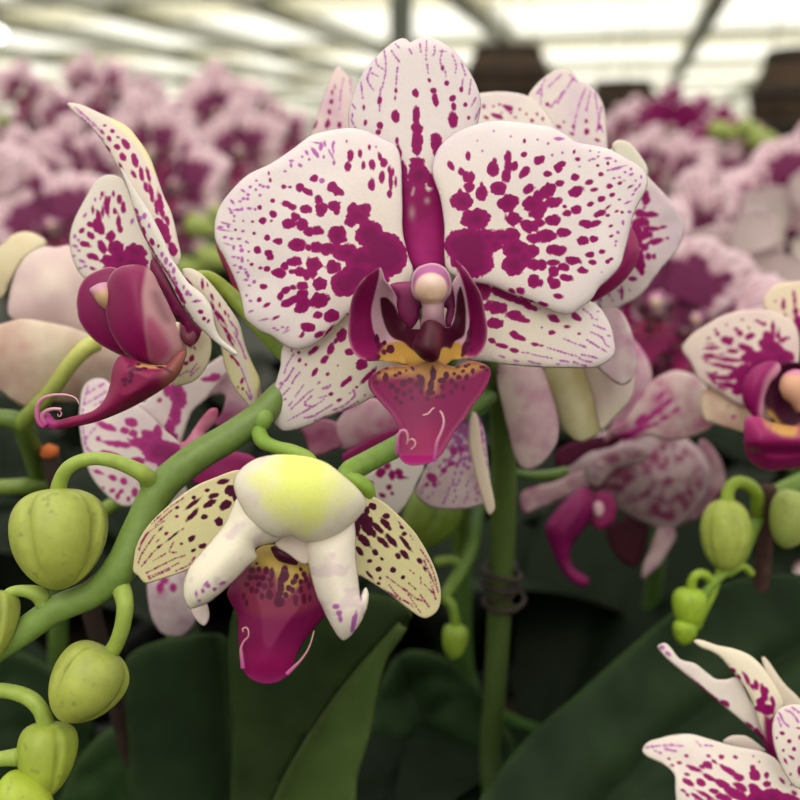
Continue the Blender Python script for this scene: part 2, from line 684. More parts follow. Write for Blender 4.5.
def film(name, tint, tr=0.85, tl=0.15):
    m, nt, N, L = nmat(name)
    out = N.new('ShaderNodeOutputMaterial')
    tc = N.new('ShaderNodeTexCoord')
    no = N.new('ShaderNodeTexNoise'); no.inputs['Scale'].default_value = 0.5; no.inputs['Detail'].default_value = 3
    L.new(tc.outputs['Object'], no.inputs['Vector'])
    mr = N.new('ShaderNodeMapRange'); mr.inputs['From Min'].default_value = .35; mr.inputs['From Max'].default_value = .65
    mr.inputs['To Min'].default_value = max(0, 1 - tr - 0.12); mr.inputs['To Max'].default_value = 1 - tr + 0.05
    L.new(no.outputs['Fac'], mr.inputs['Value'])
    a = N.new('ShaderNodeBsdfTransparent'); a.inputs['Color'].default_value = (*lin(tint), 1)
    b = N.new('ShaderNodeBsdfTranslucent'); b.inputs['Color'].default_value = (*lin(tint), 1)
    ms = N.new('ShaderNodeMixShader')
    L.new(mr.outputs[0], ms.inputs[0]); L.new(a.outputs[0], ms.inputs[1]); L.new(b.outputs[0], ms.inputs[2])
    L.new(ms.outputs[0], out.inputs['Surface'])
    M[name] = m


film('roof_film', (255, 254, 248), 0.9)
film('shade_cloth', (226, 224, 212), 0.55)
film('wall_film', (190, 192, 180), 0.5)
# ------------------------------------------------------------------ the open bloom seen from the front
PL = [(401, 161), (396, 146), (385, 139.5), (366, 130.6), (347.5, 128), (322, 132), (310, 136), (291, 150), (270, 164), (247.5, 175), (231, 191), (220, 206), (215, 221), (214.5, 236),
      (217.5, 246), (225, 259), (234, 277.5), (240, 294), (242.5, 305), (246, 319), (259, 330.5), (272, 336.5), (288, 347.5), (302, 349), (318, 342), (336, 326), (352, 313), (378, 303), (404, 290), (413, 272), (408.5, 256), (403, 232), (402.5, 205)]
PR = [(432, 166), (438, 149), (450.6, 135.6), (468.5, 126.7), (492, 121), (512.5, 121.5), (540, 125), (551, 127), (565, 134), (577, 142), (592, 145), (609, 149), (625, 157.6), (639, 166), (647, 176), (647, 187), (642, 197.5), (635, 211),
      (631, 224), (629.5, 232), (625, 250), (620, 266), (609, 279), (599, 288), (591, 300), (580, 308), (569.6, 314), (556, 312.5), (545, 308), (526, 300), (507, 292.5), (489, 285), (462, 280), (447, 270), (444, 250), (444, 225), (440, 198), (433, 177)]
DS = [(348.4, 125), (349.4, 106), (359, 80), (372, 61), (389, 45), (400, 38.6), (406, 38.8), (410, 42), (415, 40), (424.4, 37.2), (439, 40.6), (456, 52), (469, 70.6), (478, 89), (481, 106), (476, 130), (464, 158), (452, 190), (448, 230), (446, 266), (430, 276),
      (412, 268), (402, 240), (396, 205), (388, 165), (372, 145), (354, 136)]
SL = [(284, 345), (280, 368), (273.5, 390), (270.5, 408), (272.5, 421), (279, 429), (287, 431.5), (305, 427), (330, 416.5), (350, 409), (368, 400), (392, 384), (412, 356), (420, 330), (414, 305), (395, 298), (350, 310), (310, 326)]
SR = [(470, 360), (489, 362), (507.5, 364.7), (535.6, 367), (564, 368), (592, 368), (607, 362), (615, 352.5), (614, 339), (610, 324), (601, 309), (590, 301), (560, 292), (520, 280), (480, 268), (455, 280), (442, 305), (446, 335), (456, 352)]

S_PL = (sp(210, 120, 8, [(590, 538, 20, 20), (645, 540, 12, 10), (505, 648, 20, 18, 20), (720, 545, 36, 38, 40), (775, 575, 46, 24, 30), (610, 672, 42, 27, 10), (658, 697, 42, 27, 20), (770, 715, 50, 38), (685, 775, 35, 38), (510, 755, 30, 30, 30), (403, 700, 16, 18), (425, 795, 18, 12), (475, 430, 10, 16), (485, 485, 11, 18)])
        + sp(210, 120, 8, [(468, 540, 12, 11), (430, 535, 10, 10), (375, 490, 9, 9), (405, 605, 11, 10), (405, 525, 9, 7), (310, 600, 10, 8), (305, 635, 11, 10), (272, 632, 10, 10), (245, 655, 12, 8), (228, 722, 18, 8), (260, 715, 8, 12), (318, 710, 15, 8), (366, 718, 8, 8), (370, 560, 8, 8), (325, 540, 10, 8),
                           (270, 570, 14, 7, 30), (185, 660, 9, 20, -40), (165, 720, 7, 16, -40), (200, 770, 7, 8), (175, 745, 10, 8), (775, 265, 12, 18, -30), (720, 365, 15, 11, 30), (795, 320, 10, 10), (650, 370, 8, 12), (605, 415, 12, 9), (740, 298, 8, 8), (655, 330, 14, 7)], 1)
        + sp(310, 120, 8, [(325, 297, 25, 46), (303, 375, 27, 38), (402, 270, 17, 38), (475, 220, 12, 22), (295, 173, 8, 10), (428, 367, 17, 33), (497, 367, 24, 42), (560, 300, 15, 34, -15), (593, 350, 26, 42, 15), (575, 460, 22, 45), (494, 520, 26, 46), (635, 405, 15, 38), (660, 415, 12, 26), (645, 480, 16, 90), (635, 595, 20, 32),
                           (683, 505, 12, 40), (35, 470, 32, 27), (180, 540, 42, 42), (225, 575, 52, 38, 25), (70, 640, 30, 42), (90, 720, 52, 58), (200, 690, 50, 50), (215, 740, 24, 30), (345, 720, 48, 55), (430, 720, 56, 55), (390, 770, 95, 70), (5, 585, 18, 25), (0, 720, 20, 30)])
        + sp(310, 120, 8, [(100, 490, 20, 20), (45, 270, 13, 45, -35), (90, 215, 14, 28), (120, 190, 8, 22), (183, 215, 7, 20), (195, 185, 7, 10), (195, 345, 9, 14), (110, 300, 7, 10), (170, 280, 5, 28, -30), (60, 190, 28, 5, 10), (530, 220, 6, 8), (190, 255, 6, 14)], 1)
        + sp(210, 220, 8, [(425, 10, 32, 24), (495, 10, 14, 12), (345, 15, 12, 8), (270, 10, 8, 9), (635, 35, 62, 44), (740, 40, 58, 48), (785, 95, 40, 42), (210, 80, 11, 10), (357, 108, 15, 13), (460, 142, 24, 24), (550, 172, 37, 27), (705, 200, 75, 55), (790, 225, 25, 28), (385, 242, 30, 27, 20), (470, 265, 30, 26), (488, 298, 28, 26), (315, 255, 11, 8),
                           (675, 332, 65, 42), (600, 370, 30, 35), (555, 425, 60, 40, 10), (462, 392, 26, 24), (407, 382, 17, 13), (335, 355, 14, 13), (660, 415, 24, 18), (720, 418, 48, 42), (430, 532, 30, 23), (400, 640, 20, 19, -30), (460, 680, 32, 17, -30), (735, 525, 50, 37), (570, 605, 26, 36, 25), (615, 562, 45, 28, -35), (665, 540, 28, 20),
                           (612, 665, 38, 28, -20), (680, 632, 58, 26, -25), (745, 590, 48, 40), (708, 712, 42, 32, -30), (760, 668, 52, 55), (530, 782, 30, 9, -32), (792, 350, 20, 55), (780, 440, 35, 48)])
        + sp(210, 220, 8, [(195, 10, 11, 8), (258, 245, 14, 14), (237, 152, 15, 8), (175, 150, 12, 9), (270, 90, 10, 7), (300, 180, 12, 7, 30), (195, 220, 9, 14), (145, 195, 18, 6, 20), (262, 320, 11, 20), (230, 305, 11, 9), (250, 380, 13, 13), (195, 297, 14, 6), (295, 420, 13, 15), (310, 445, 11, 13), (290, 478, 14, 7), (230, 418, 10, 7), (205, 362, 10, 5), (285, 395, 10, 7),
                           (308, 325, 7, 8), (320, 525, 7, 5), (125, 140, 14, 8), (250, 210, 9, 7), (90, 60, 16, 6), (130, 30, 28, 6, 15), (150, 50, 8, 12), (110, 82, 28, 5, 10), (357, 495, 12, 13), (330, 648, 11, 8), (300, 605, 8, 9), (335, 730, 14, 5, -20)], 1)
        + sp(310, 220, 8, [(60, 88, 52, 42), (0, 90, 30, 40), (225, 125, 78, 84), (60, 220, 65, 46), (150, 232, 110, 52), (40, 360, 62, 62), (185, 382, 68, 62), (80, 510, 60, 58), (80, 640, 82, 62, -20), (20, 430, 40, 50), (330, 20, 50, 45), (480, 125, 122, 125), (600, 290, 195, 185), (560, 200, 160, 120), (300, 265, 130, 75), (420, 310, 160, 100),
                           (280, 510, 128, 115), (380, 460, 140, 130), (60, 760, 38, 24, -25), (180, 770, 62, 48, -35), (300, 752, 12, 8), (520, 440, 130, 110)])
        + sp(260, 300, 6.667, [(108, 118, 24, 9, -25), (195, 20, 48, 23, -20), (280, 45, 55, 42, -30), (390, 20, 70, 38), (385, 100, 32, 23, -20), (475, 105, 46, 54, 30), (322, 180, 50, 34, 10), (285, 228, 14, 24, 20), (272, 242, 14, 10), (395, 226, 38, 18, -30), (460, 200, 10, 55, 38)])
        + sp(260, 300, 6.667, [(155, 180, 9, 6), (185, 185, 14, 5, -40), (98, 186, 9, 5), (30, 130, 20, 5, -10), (180, 208, 16, 4, -30), (118, 200, 8, 4)], 1))

S_PR = (sp(430, 115, 7.273, [(278, 302, 18, 28), (153, 375, 19, 36, -25), (230, 415, 26, 36, -25), (262, 455, 30, 48, -10), (300, 460, 27, 50, 10), (285, 530, 40, 45), (235, 630, 88, 74), (180, 630, 40, 30, 30), (215, 570, 18, 30), (375, 570, 48, 58), (375, 515, 14, 25), (495, 540, 65, 58), (455, 400, 46, 56), (468, 345, 14, 32), (565, 310, 24, 50), (570, 375, 33, 52),
                             (555, 445, 36, 56, 15), (612, 375, 27, 36, 20), (690, 415, 42, 36, -35), (660, 445, 14, 20), (685, 193, 9, 15), (680, 292, 22, 18, -30), (565, 645, 84, 68, -15), (718, 540, 48, 32, -28), (785, 335, 36, 33, -40), (330, 760, 113, 84), (605, 755, 64, 48), (735, 650, 80, 58, -15), (780, 600, 40, 50), (770, 720, 60, 48), (690, 790, 50, 28)])
        + sp(430, 115, 7.273, [(462, 122, 7), (585, 160, 7), (780, 185, 8), (345, 190, 5), (380, 265, 6)], 1)
        + sp(540, 115, 7.273, [(10, 325, 25, 27), (128, 390, 33, 32), (150, 362, 30, 22, -20), (52, 432, 30, 24, -10), (60, 550, 74, 50, -28), (140, 500, 33, 26, -15), (10, 585, 25, 33), (95, 640, 65, 42, -8), (10, 685, 35, 52), (252, 455, 32, 29), (262, 558, 60, 40, -18), (85, 770, 65, 43, -10), (0, 790, 40, 30), (175, 668, 17, 15), (195, 715, 36, 24, -10), (260, 690, 45, 35, -18), (272, 325, 20, 14),
                               (358, 492, 32, 19, -18), (392, 545, 25, 14, -8), (440, 435, 20, 14, -15), (365, 650, 26, 17, -18), (440, 612, 27, 20, -20), (500, 520, 26, 19), (520, 585, 20, 16, -15), (435, 715, 50, 26, -22), (488, 675, 28, 8, -40), (490, 732, 16, 12, -20), (415, 370, 13, 10), (490, 358, 12, 12), (245, 272, 9, 13, 25), (330, 790, 50, 26, -15), (415, 782, 26, 16), (555, 703, 16, 9, -25), (593, 710, 12, 9), (575, 498, 16, 10, -15), (650, 525, 20, 7, -30), (575, 617, 14, 7, -10)])
        + sp(540, 115, 7.273, [(535, 462, 9, 7), (573, 458, 9, 6), (635, 638, 18, 6, -25), (660, 435, 14, 7, -25), (615, 420, 8, 7), (655, 398, 8, 7, -30), (610, 480, 8, 5), (648, 708, 14, 9), (135, 178, 30, 11), (490, 318, 20, 6), (550, 392, 32, 6, -12), (585, 380, 20, 4, -12), (380, 325, 14, 7), (355, 335, 8, 6), (545, 340, 9, 8), (420, 305, 7, 6), (360, 265, 6, 5), (425, 275, 6, 5), (670, 580, 10, 5, -40),
                               (690, 545, 12, 6, -50), (490, 405, 6, 6), (85, 295, 7, 9), (57, 213, 6, 8), (160, 278, 6, 7), (285, 378, 7, 5), (690, 480, 6, 5), (730, 450, 5, 8), (715, 520, 4, 12, 30)], 1)
        + sp(430, 210, 7.273, [(330, 80, 112, 66), (290, 260, 185, 140), (300, 350, 172, 118), (350, 400, 120, 92), (200, 250, 98, 120), (420, 200, 100, 60), (530, 200, 110, 58), (470, 250, 70, 60), (600, 180, 62, 50), (620, 290, 108, 80), (610, 400, 94, 88), (680, 350, 70, 72), (740, 300, 60, 50), (600, 72, 58, 46), (720, 120, 70, 48), (760, 215, 62, 38), (750, 400, 56, 50),
                               (750, 515, 57, 55), (658, 587, 34, 23, 10), (595, 588, 28, 15, 35), (735, 660, 40, 9, 22), (670, 638, 36, 8, 28), (310, 430, 120, 72)])
        + sp(540, 210, 7.273, [(45, 190, 74, 50), (168, 165, 52, 38), (115, 295, 80, 46), (315, 98, 40, 28, -15), (385, 103, 46, 22, -18), (340, 118, 30, 18), (310, 225, 46, 36, -10), (385, 212, 32, 27), (235, 370, 62, 33, 5), (90, 385, 50, 24), (95, 450, 43, 45), (170, 415, 47, 30), (190, 495, 50, 28, 8), (105, 535, 52, 42, 25), (75, 510, 25, 30), (0, 530, 25, 28), (10, 400, 40, 50), (130, 628, 38, 18, 8),
                               (305, 440, 38, 24, 8), (360, 325, 30, 21, -5), (375, 380, 30, 18, 8), (447, 303, 25, 16, 5), (490, 378, 18, 15, -30), (512, 358, 15, 10), (512, 118, 16, 10, -25), (513, 192, 16, 10, -20), (25, 682, 34, 12, 16)])
        + sp(540, 210, 7.273, [(563, 165, 9, 8), (550, 228, 10, 8), (543, 258, 6, 7), (600, 95, 7, 12), (446, 453, 5, 5)], 1)
        + sp(470, 270, 5.333, [(388, 180, 26, 10, 20)]))

S_DS = (sp(340, 35, 5.333, [(403, 313, 18, 21), (407, 430, 22, 52), (410, 502, 36, 28), (410, 575, 31, 75), (412, 690, 45, 38), (420, 750, 60, 70), (300, 437, 24, 34, -12), (213, 350, 12, 22), (215, 485, 17, 20), (207, 520, 15, 13, 20), (497, 300, 16, 14), (507, 345, 16, 35, -10), (597, 340, 17, 19), (603, 385, 13, 22), (600, 455, 27, 48), (513, 575, 34, 56), (510, 620, 16, 30), (567, 260, 13, 16),
                            (645, 293, 10, 15), (665, 375, 10, 12), (683, 443, 10, 12), (305, 565, 9, 17), (315, 625, 13, 32, -15), (340, 740, 20, 75, -8), (138, 467, 9, 16), (130, 388, 7, 14), (605, 538, 20, 7, -32), (545, 180, 9, 13), (300, 300, 9, 13), (295, 340, 5, 14), (475, 243, 8, 12, -25), (485, 775, 28, 40), (313, 140, 8, 8)])
        + dots(340, 35, 5.333, [[(115, 250), (120, 300), (125, 345)], [(240, 95), (247, 180), (225, 290)], [(195, 125), (200, 160), (240, 190)], [(275, 85), (315, 145)], [(307, 175), (300, 265)], [(292, 45), (325, 82)], [(368, 75), (387, 112)], [(460, 32), (458, 145)], [(464, 150), (470, 215)], [(503, 55), (505, 110)],
                                [(545, 85), (533, 140), (545, 185)], [(560, 195), (566, 245)], [(600, 118), (617, 170), (608, 222)], [(648, 160), (666, 218)], [(652, 245), (646, 290)], [(695, 240), (685, 315)], [(718, 340), (698, 382)], [(168, 180), (150, 240), (180, 297)], [(170, 205), (200, 220)], [(72, 375), (98, 412)], [(65, 455), (88, 497)], [(742, 395), (715, 455)],
                                [(425, 45), (432, 100)], [(218, 290), (212, 420)], [(505, 100), (495, 112)], [(535, 90), (575, 92)], [(70, 425), (70, 432)]], r=0.85, gap=2.6, seed=4))

S_SL = (sp(260, 300, 6.667, [(360, 335, 42, 16, -36), (545, 235, 34, 52, 22), (508, 272, 14, 20, 20), (472, 325, 23, 46, 15), (435, 395, 32, 17, -42), (598, 345, 32, 26), (680, 428, 45, 40, -30), (368, 478, 15, 28, 30), (453, 494, 14, 11, -30), (575, 545, 50, 16, -38), (600, 525, 14, 18), (725, 505, 68, 16, -44), (475, 627, 15, 11, -20), (530, 665, 18, 11, -20), (265, 402, 10, 15, 30), (308, 428, 8, 11, 30), (262, 350, 9, 8), (213, 337, 7, 10), (645, 580, 9, 8), (520, 435, 7, 6)])
        + dots(260, 300, 6.667, [[(225, 365), (190, 420), (165, 490)], [(225, 455), (180, 530), (125, 565)], [(270, 478), (235, 520), (215, 560)], [(185, 525), (140, 580), (115, 635)], [(195, 590), (105, 690)], [(297, 560), (240, 640)], [(185, 655), (125, 690), (108, 770)], [(400, 545), (380, 565)], [(360, 590), (310, 630)], [(300, 640), (205, 730)],
                                 [(215, 680), (190, 710)], [(345, 640), (300, 690), (340, 715), (200, 795)], [(430, 660), (380, 695), (330, 720)], [(475, 700), (400, 745), (360, 770), (280, 785)], [(625, 600), (630, 640), (560, 700), (490, 730)], [(600, 620), (580, 630)], [(660, 670), (590, 715), (540, 740), (440, 775)], [(705, 625), (690, 640)],
                                 [(440, 775), (370, 800)], [(400, 650), (440, 640)], [(420, 590), (470, 570), (430, 605)]], r=0.85, gap=2.5, seed=5))

S_SR = (sp(470, 270, 5.333, [(50, 60, 60, 60), (75, 110, 40, 60), (180, 130, 90, 26, 22), (265, 168, 66, 18, 20), (320, 197, 45, 16, 18), (140, 200, 70, 38, 10), (130, 285, 45, 30), (240, 245, 55, 28, 12), (285, 268, 34, 12, 10), (235, 345, 28, 20, 20), (262, 362, 34, 14, 15), (115, 378, 22, 16, 20), (165, 403, 35, 13, 14), (235, 428, 25, 12, 10), (445, 260, 32, 18, 22), (565, 250, 32, 16, 38), (515, 302, 16, 9), (433, 333, 17, 13), (380, 308, 6, 5), (580, 340, 8, 6), (345, 397, 20, 9, 10), (380, 405, 12, 7)])
        + dots(470, 270, 5.333, [[(280, 440), (310, 443)], [(330, 450), (365, 458), (390, 462), (440, 470)], [(410, 415), (470, 432), (545, 455)], [(480, 482), (530, 490)], [(490, 365), (610, 410)], [(600, 210), (640, 240), (650, 262)], [(660, 295), (725, 320)], [(640, 330), (700, 360), (720, 395), (740, 410)], [(610, 368), (640, 385), (730, 440)],
                                 [(590, 450), (640, 460), (680, 470)], [(550, 490), (620, 512)], [(150, 488), (155, 490)], [(165, 460), (190, 468)], [(230, 480), (275, 490)], [(310, 485), (350, 495), (385, 502)], [(455, 500), (475, 502)], [(675, 222), (690, 222)], [(668, 265), (690, 268)], [(560, 455), (600, 480), (655, 492)], [(735, 350), (742, 352)]], r=0.9, gap=2.6, seed=6))

WHT = (236, 224, 228)


def bloom(parent, mp, ox=0.0, oy=0.0, h=1.6, variant=0, seed=0, meshonly=False, d0=D0, lipscale=1.0):
    """every part of one open bloom. mp is U for the bloom in front, loc_map for the blooms of the rows behind"""
    res = []
    k = 1.0
    sh = lambda L: [(x - ox, y - oy) for x, y in L]
    def mv(S):
        return [(s[0] - ox, s[1] - oy) + tuple(s[2:]) for s in S]
    cx, cy = 430 - ox, 287 - oy
    rnd = random.Random(seed * 7 + 1)
    jit = lambda L: L if variant == 0 else [(x + rnd.uniform(-7, 7), y + rnd.uniform(-7, 7)) for x, y in L]
    W = lin(WHT if variant == 0 else (242, 212, 224))
    fl = 'petal' if variant == 0 else 'petal_soft'
    def white(tint=(226, 214, 170), base=(430, 287), rad=110, rim=0.0):
        def f(P, ed):
            r = np.hypot(P[:, 0] - base[0] + ox, P[:, 1] - base[1] + oy)
            C = np.tile(W, (len(P), 1))
            C = mix(C, lin(tint), 0.35 * ss(rad * 1.6, rad * .4, r))
            C = mix(C, lin((214, 190, 214)), (0.18 + rim) * np.exp(-ed / 9.0) * np.clip(.5 + .5 * wob(P, 60, 5), 0, 1))
            return C
        return f
    def put(name, outl, dep, colr, spots=None, hh=h, mat=None, **kw):
        o = patch(name, parent, jit(sh(outl)), dep, colr, spots, hh, M[mat or fl], mp=mp, d0=d0, meshonly=meshonly, **kw)
        res.append((name, o))
        return o
    if variant == 0:
        s_pl, s_pr, s_ds, s_sl, s_sr = mv(S_PL), mv(S_PR), mv(S_DS), mv(S_SL), mv(S_SR)
    else:
        so, si, gp = {1: (.42, 5, 7), 2: (.6, 6, 7), 3: (.36, 4.5, 8), 4: (2, 8, 5)}[variant]
        v = lambda L, b, q: veins(sh(L), (b[0] - ox, b[1] - oy), seed * 11 + q, so, si * h / 4 if h > 4 else si, gp, c=0 if variant == 4 else 4)
        s_pl, s_pr = v(PL, (405, 270), 1), v(PR, (452, 268), 2)
        s_ds, s_sl, s_sr = v(DS, (430, 270), 3), v(SL, (412, 320), 4), v(SR, (452, 320), 5)
    # sepals lie behind the petals
    def dcol(P, ed):
        C = white(rim=0.25)(P, ed)
        y = P[:, 1] + oy
        x = P[:, 0] + ox
        f = ss(172, 184, y + 7 * wob(P, 13, 2) - 10 * np.exp(-((x - 428) / 5) ** 2) + 8 * (x < 407))
        f = f * (1 - .5 * region(P, [(411 - ox, 196 - oy), (413.5 - ox, 187 - oy), (415 - ox, 188 - oy), (413 - ox, 196 - oy)], 1)) * (1 - .35 * np.exp(-((x - 427) / 2.5) ** 2 - ((y - 201) / 3) ** 2)) * (1 - .3 * np.exp(-((x - 412) / 3) ** 2 - ((y - 213) / 6) ** 2))
        lo = mix(np.tile(lin((142, 12, 94)), (len(P), 1)), lin((172, 36, 122)), ss(205, 262, y) * (.75 + .25 * np.cos((x - 424) / 9)))
        lo = lo * (1 + .1 * wob(P, 20, 4))[:, None]
        return C * (1 - f[:, None]) + lo * f[:, None]
    dep_ds = lambda P, ed: 0.0042 + 0.00002 * (P[:, 1] + oy - 270) * -0.5 + 0.0035 * ((P[:, 0] + ox - 418) / 65) ** 2 + 0.0012 * np.exp(-ed / 5)
    put('dorsal_sepal', DS, dep_ds, dcol if variant != 4 else white(), s_ds)
    put('lateral_sepal', SL, relief(400 - ox, 320 - oy, cup=0.004, R=130, off=0.0046, roll=.0006, wave=.0005, base=(410 - ox, 320 - oy), vein=.000008), white((222, 214, 158), (400, 330), 110, .2), s_sl)
    put('lateral_sepal', SR, relief(460 - ox, 320 - oy, cup=0.004, R=150, off=0.0046, roll=.0006, wave=.0005, base=(455 - ox, 310 - oy), vein=.000008), white((222, 210, 164), (470, 330), 110, .2), s_sr)
    put('petal', PL, relief(405 - ox, 262 - oy, cup=0.007, R=190, off=0.0008, roll=.0008, wave=.0011, seed=8, base=(408 - ox, 268 - oy), vein=.000008), white((226, 212, 178), rim=.3), s_pl)
    put('petal', PR, relief(450 - ox, 262 - oy, cup=0.007, R=200, off=0.0008, roll=.0008, wave=.0011, seed=9, base=(450 - ox, 268 - oy), vein=.000008), white((226, 212, 178), rim=.3), s_pr)
    # ---- lip
    zl = lambda L: zc(340, 250, 5, L)
    zs = lambda L: sh(zl(L))
    zm = lambda L: zc(360, 340, 5.714, L)
    zms = lambda L: sh(zm(L))
    hl = min(h, 1.25) if h < 3 else h * .8
    MG, MGL, MRN, WP, YEL = lin((124, 8, 78)), lin((150, 30, 98)), lin((66, 8, 36)), lin((200, 160, 180)), lin((182, 140, 66)) if variant == 0 else lin((150, 50, 90))
    def lobe_l(P, ed):
        C = np.tile(MG, (len(P), 1))
        C = mix(C, WP, region(P, zs([(200, 85), (188, 140), (165, 230), (150, 310), (160, 400), (185, 450), (215, 480), (300, 520), (420, 560), (560, 580), (560, 330), (300, 200), (240, 120)]), .8))
        C = mix(C, YEL, region(P, zs([(205, 505), (240, 470), (330, 460), (440, 500), (560, 480), (560, 640), (300, 620), (190, 575)]), 2))
        C = mix(C, MRN, region(P, zs([(195, 240), (205, 330), (230, 400), (265, 440), (320, 462), (360, 500), (420, 540), (560, 540), (560, 370), (345, 385), (300, 335), (275, 275), (242, 236), (215, 230)]), .8))
        C = mix(C, lin((186, 120, 150)), 0.7 * np.exp(-ed / .9) * (P[:, 0] + ox < 366))
        return C
    SPL = mv(sp(340, 250, 5, [(250, 502, 22, 26, -20), (215, 470, 13, 14), (178, 450, 14, 26), (215, 518, 12, 13), (190, 540, 14, 10), (190, 490, 10, 14)], 2))
    L_L = [(205, 90), (180, 95), (110, 150), (65, 225), (45, 320), (40, 420), (55, 490), (90, 535), (140, 555), (200, 555), (270, 562), (350, 580), (420, 592), (480, 600), (510, 560), (515, 480), (490, 400), (440, 392), (400, 396), (350, 390), (310, 345), (285, 290), (285, 240), (260, 190), (228, 150)]
    L_R = [(572, 46), (620, 85), (665, 150), (705, 220), (725, 310), (738, 400), (725, 480), (690, 530), (650, 540), (600, 548), (560, 555), (520, 585), (440, 592), (440, 480), (450, 400), (500, 380), (545, 386), (572, 310), (572, 240), (562, 170), (588, 110)]
    dl = lambda sx: (lambda P, ed: -0.0055 + (0.0006 if sx < 0 else 0.0) - 0.004 * np.exp(-ed / 10) * ss(22, 40, np.abs(P[:, 0] + ox - 430)) + 0.006 * np.exp(-((np.abs(P[:, 0] + ox - 430) - 38) / 22) ** 2) - 0.004 * ss(340, 365, P[:, 1] + oy) - 0.003 * ss(320, 275, P[:, 1] + oy))
    put('lip_side_lobe', zl(L_L), dl(-1), lobe_l, SPL, hl, 'lip', back=(150, 40, 100), thick=.0007)
    def lobe_r(P, ed):
        C = np.tile(MG, (len(P), 1))
        C = mix(C, WP, region(P, zs([(575, 85), (600, 120), (622, 180), (640, 280), (648, 370), (630, 440), (600, 490), (420, 580), (420, 300), (540, 150), (560, 140)]), .8))
        C = mix(C, YEL, region(P, zs([(655, 555), (615, 520), (600, 470), (540, 470), (430, 500), (400, 650), (540, 620)]), 2))
        C = mix(C, MRN, region(P, zs([(600, 178), (618, 230), (628, 330), (618, 425), (570, 458), (548, 500), (520, 490), (430, 540), (430, 380), (545, 380), (575, 310), (583, 220)]), .8))
        C = mix(C, lin((192, 130, 160)), 0.7 * np.exp(-ed / .9) * (P[:, 0] + ox > 462))
        return C
    SPR = mv(sp(340, 250, 5, [(628, 495, 17, 38, 15), (650, 420, 15, 45, 10), (660, 375, 8, 20), (648, 470, 12, 22), (658, 505, 8, 14), (612, 530, 8, 8)], 2))
    put('lip_side_lobe', zl(L_R), dl(1), lobe_r, SPR, hl, 'lip', back=(150, 40, 100), thick=.0007)
    # throat behind the column
    thr = [(250, 175), (330, 158), (420, 170), (520, 170), (575, 190), (570, 330), (560, 372), (530, 385), (528, 330), (530, 290), (410, 290), (400, 335), (360, 392), (330, 380), (290, 320), (278, 270), (284, 235)]
    put('throat', zl(thr), lambda P, ed: -0.0022 + 0.0005 * np.exp(-ed / 4), lambda P, ed: mix(np.tile(lin((106, 12, 70)), (len(P), 1)), lin((140, 44, 100)), ss(300, 282, P[:, 1] + oy)), None, hl * 1.4, 'lip', back='same')
    # middle lobe
    ML = [(410, 112), (340, 132), (250, 145), (150, 155), (85, 190), (48, 230), (55, 280), (110, 350), (180, 430), (218, 500), (222, 560), (216, 600), (215, 650), (250, 700), (300, 718), (380, 708), (430, 690), (470, 650), (540, 530), (600, 450), (650, 370), (710, 290), (745, 210), (740, 160), (690, 130), (620, 120), (540, 150), (480, 135), (440, 112)]
    def ml_col(P, ed):
        C = np.tile(lin((118, 6, 72)), (len(P), 1))
        y = P[:, 1] + oy; x = P[:, 0] + ox
        C = mix(C, lin((140, 14, 80)), np.exp(-((x - 425) / 18) ** 2) * ss(410, 440, y))
        C = mix(C, lin((144, 20, 98)), ss(448, 464, y))
        yf = region(P, zms([(140, 158), (330, 122), (420, 105), (540, 148), (620, 118), (720, 135), (650, 185), (570, 215), (490, 215), (445, 250), (440, 300), (385, 300), (365, 225), (300, 210), (220, 210), (110, 215)]), 5)
        C = mix(C, lin((182, 134, 66)) if variant == 0 else lin((150, 50, 90)), .85 * np.clip(yf * (.95 + .2 * wob(P, 10, 3)), 0, 1))
        C = mix(C, lin((150, 60, 110)), 0.4 * np.exp(-ed / .8))
        return C
    S_ML = mv(sp(360, 340, 5.714, [(185, 265, 17, 19), (215, 293, 16, 16), (250, 250, 19, 21), (290, 235, 17, 16), (350, 235, 19, 34, -10), (325, 255, 14, 18), (150, 215, 17, 28), (205, 205, 14, 11), (230, 190, 11, 11), (265, 175, 7, 9), (302, 162, 8, 15, -30), (110, 185, 12, 7), (95, 245, 14, 14), (235, 360, 13, 13), (210, 335, 11, 13), (255, 310, 13, 17), (290, 295, 11, 13),
                                   (350, 295, 11, 17), (416, 195, 18, 42), (405, 262, 20, 48), (400, 302, 28, 20), (465, 235, 24, 18), (490, 202, 15, 21), (470, 272, 13, 17), (520, 240, 13, 15), (560, 215, 15, 15), (545, 265, 11, 15), (585, 180, 11, 11), (605, 215, 13, 19), (585, 275, 11, 17), (640, 180, 11, 19), (535, 195, 9, 10), (555, 150, 13, 7), (600, 150, 11, 9), (700, 155, 17, 9), (720, 172, 13, 8), (470, 325, 15, 14), (385, 340, 13, 13), (520, 300, 10, 12), (300, 335, 10, 12), (150, 160, 12, 5), (335, 210, 10, 9), (440, 330, 12, 10), (620, 140, 8, 6)], 2))
    put('lip_mid_lobe', zm(ML), lambda P, ed: -0.0095 - 0.00004 * np.clip(P[:, 1] + oy - 362, -8, 110) + 0.0025 * ((P[:, 0] + ox - 430) / 55) ** 2 - 0.0008 * np.exp(-ed / 3) - 0.003 * ss(455, 466, P[:, 1] + oy), ml_col, S_ML, hl, 'lip', back=(158, 40, 100), thick=.0008)
    # callus
    CA = [(400, 398), (415, 365), (450, 348), (505, 370), (517, 420), (510, 470), (492, 545), (455, 562), (410, 545), (365, 492), (375, 440)]
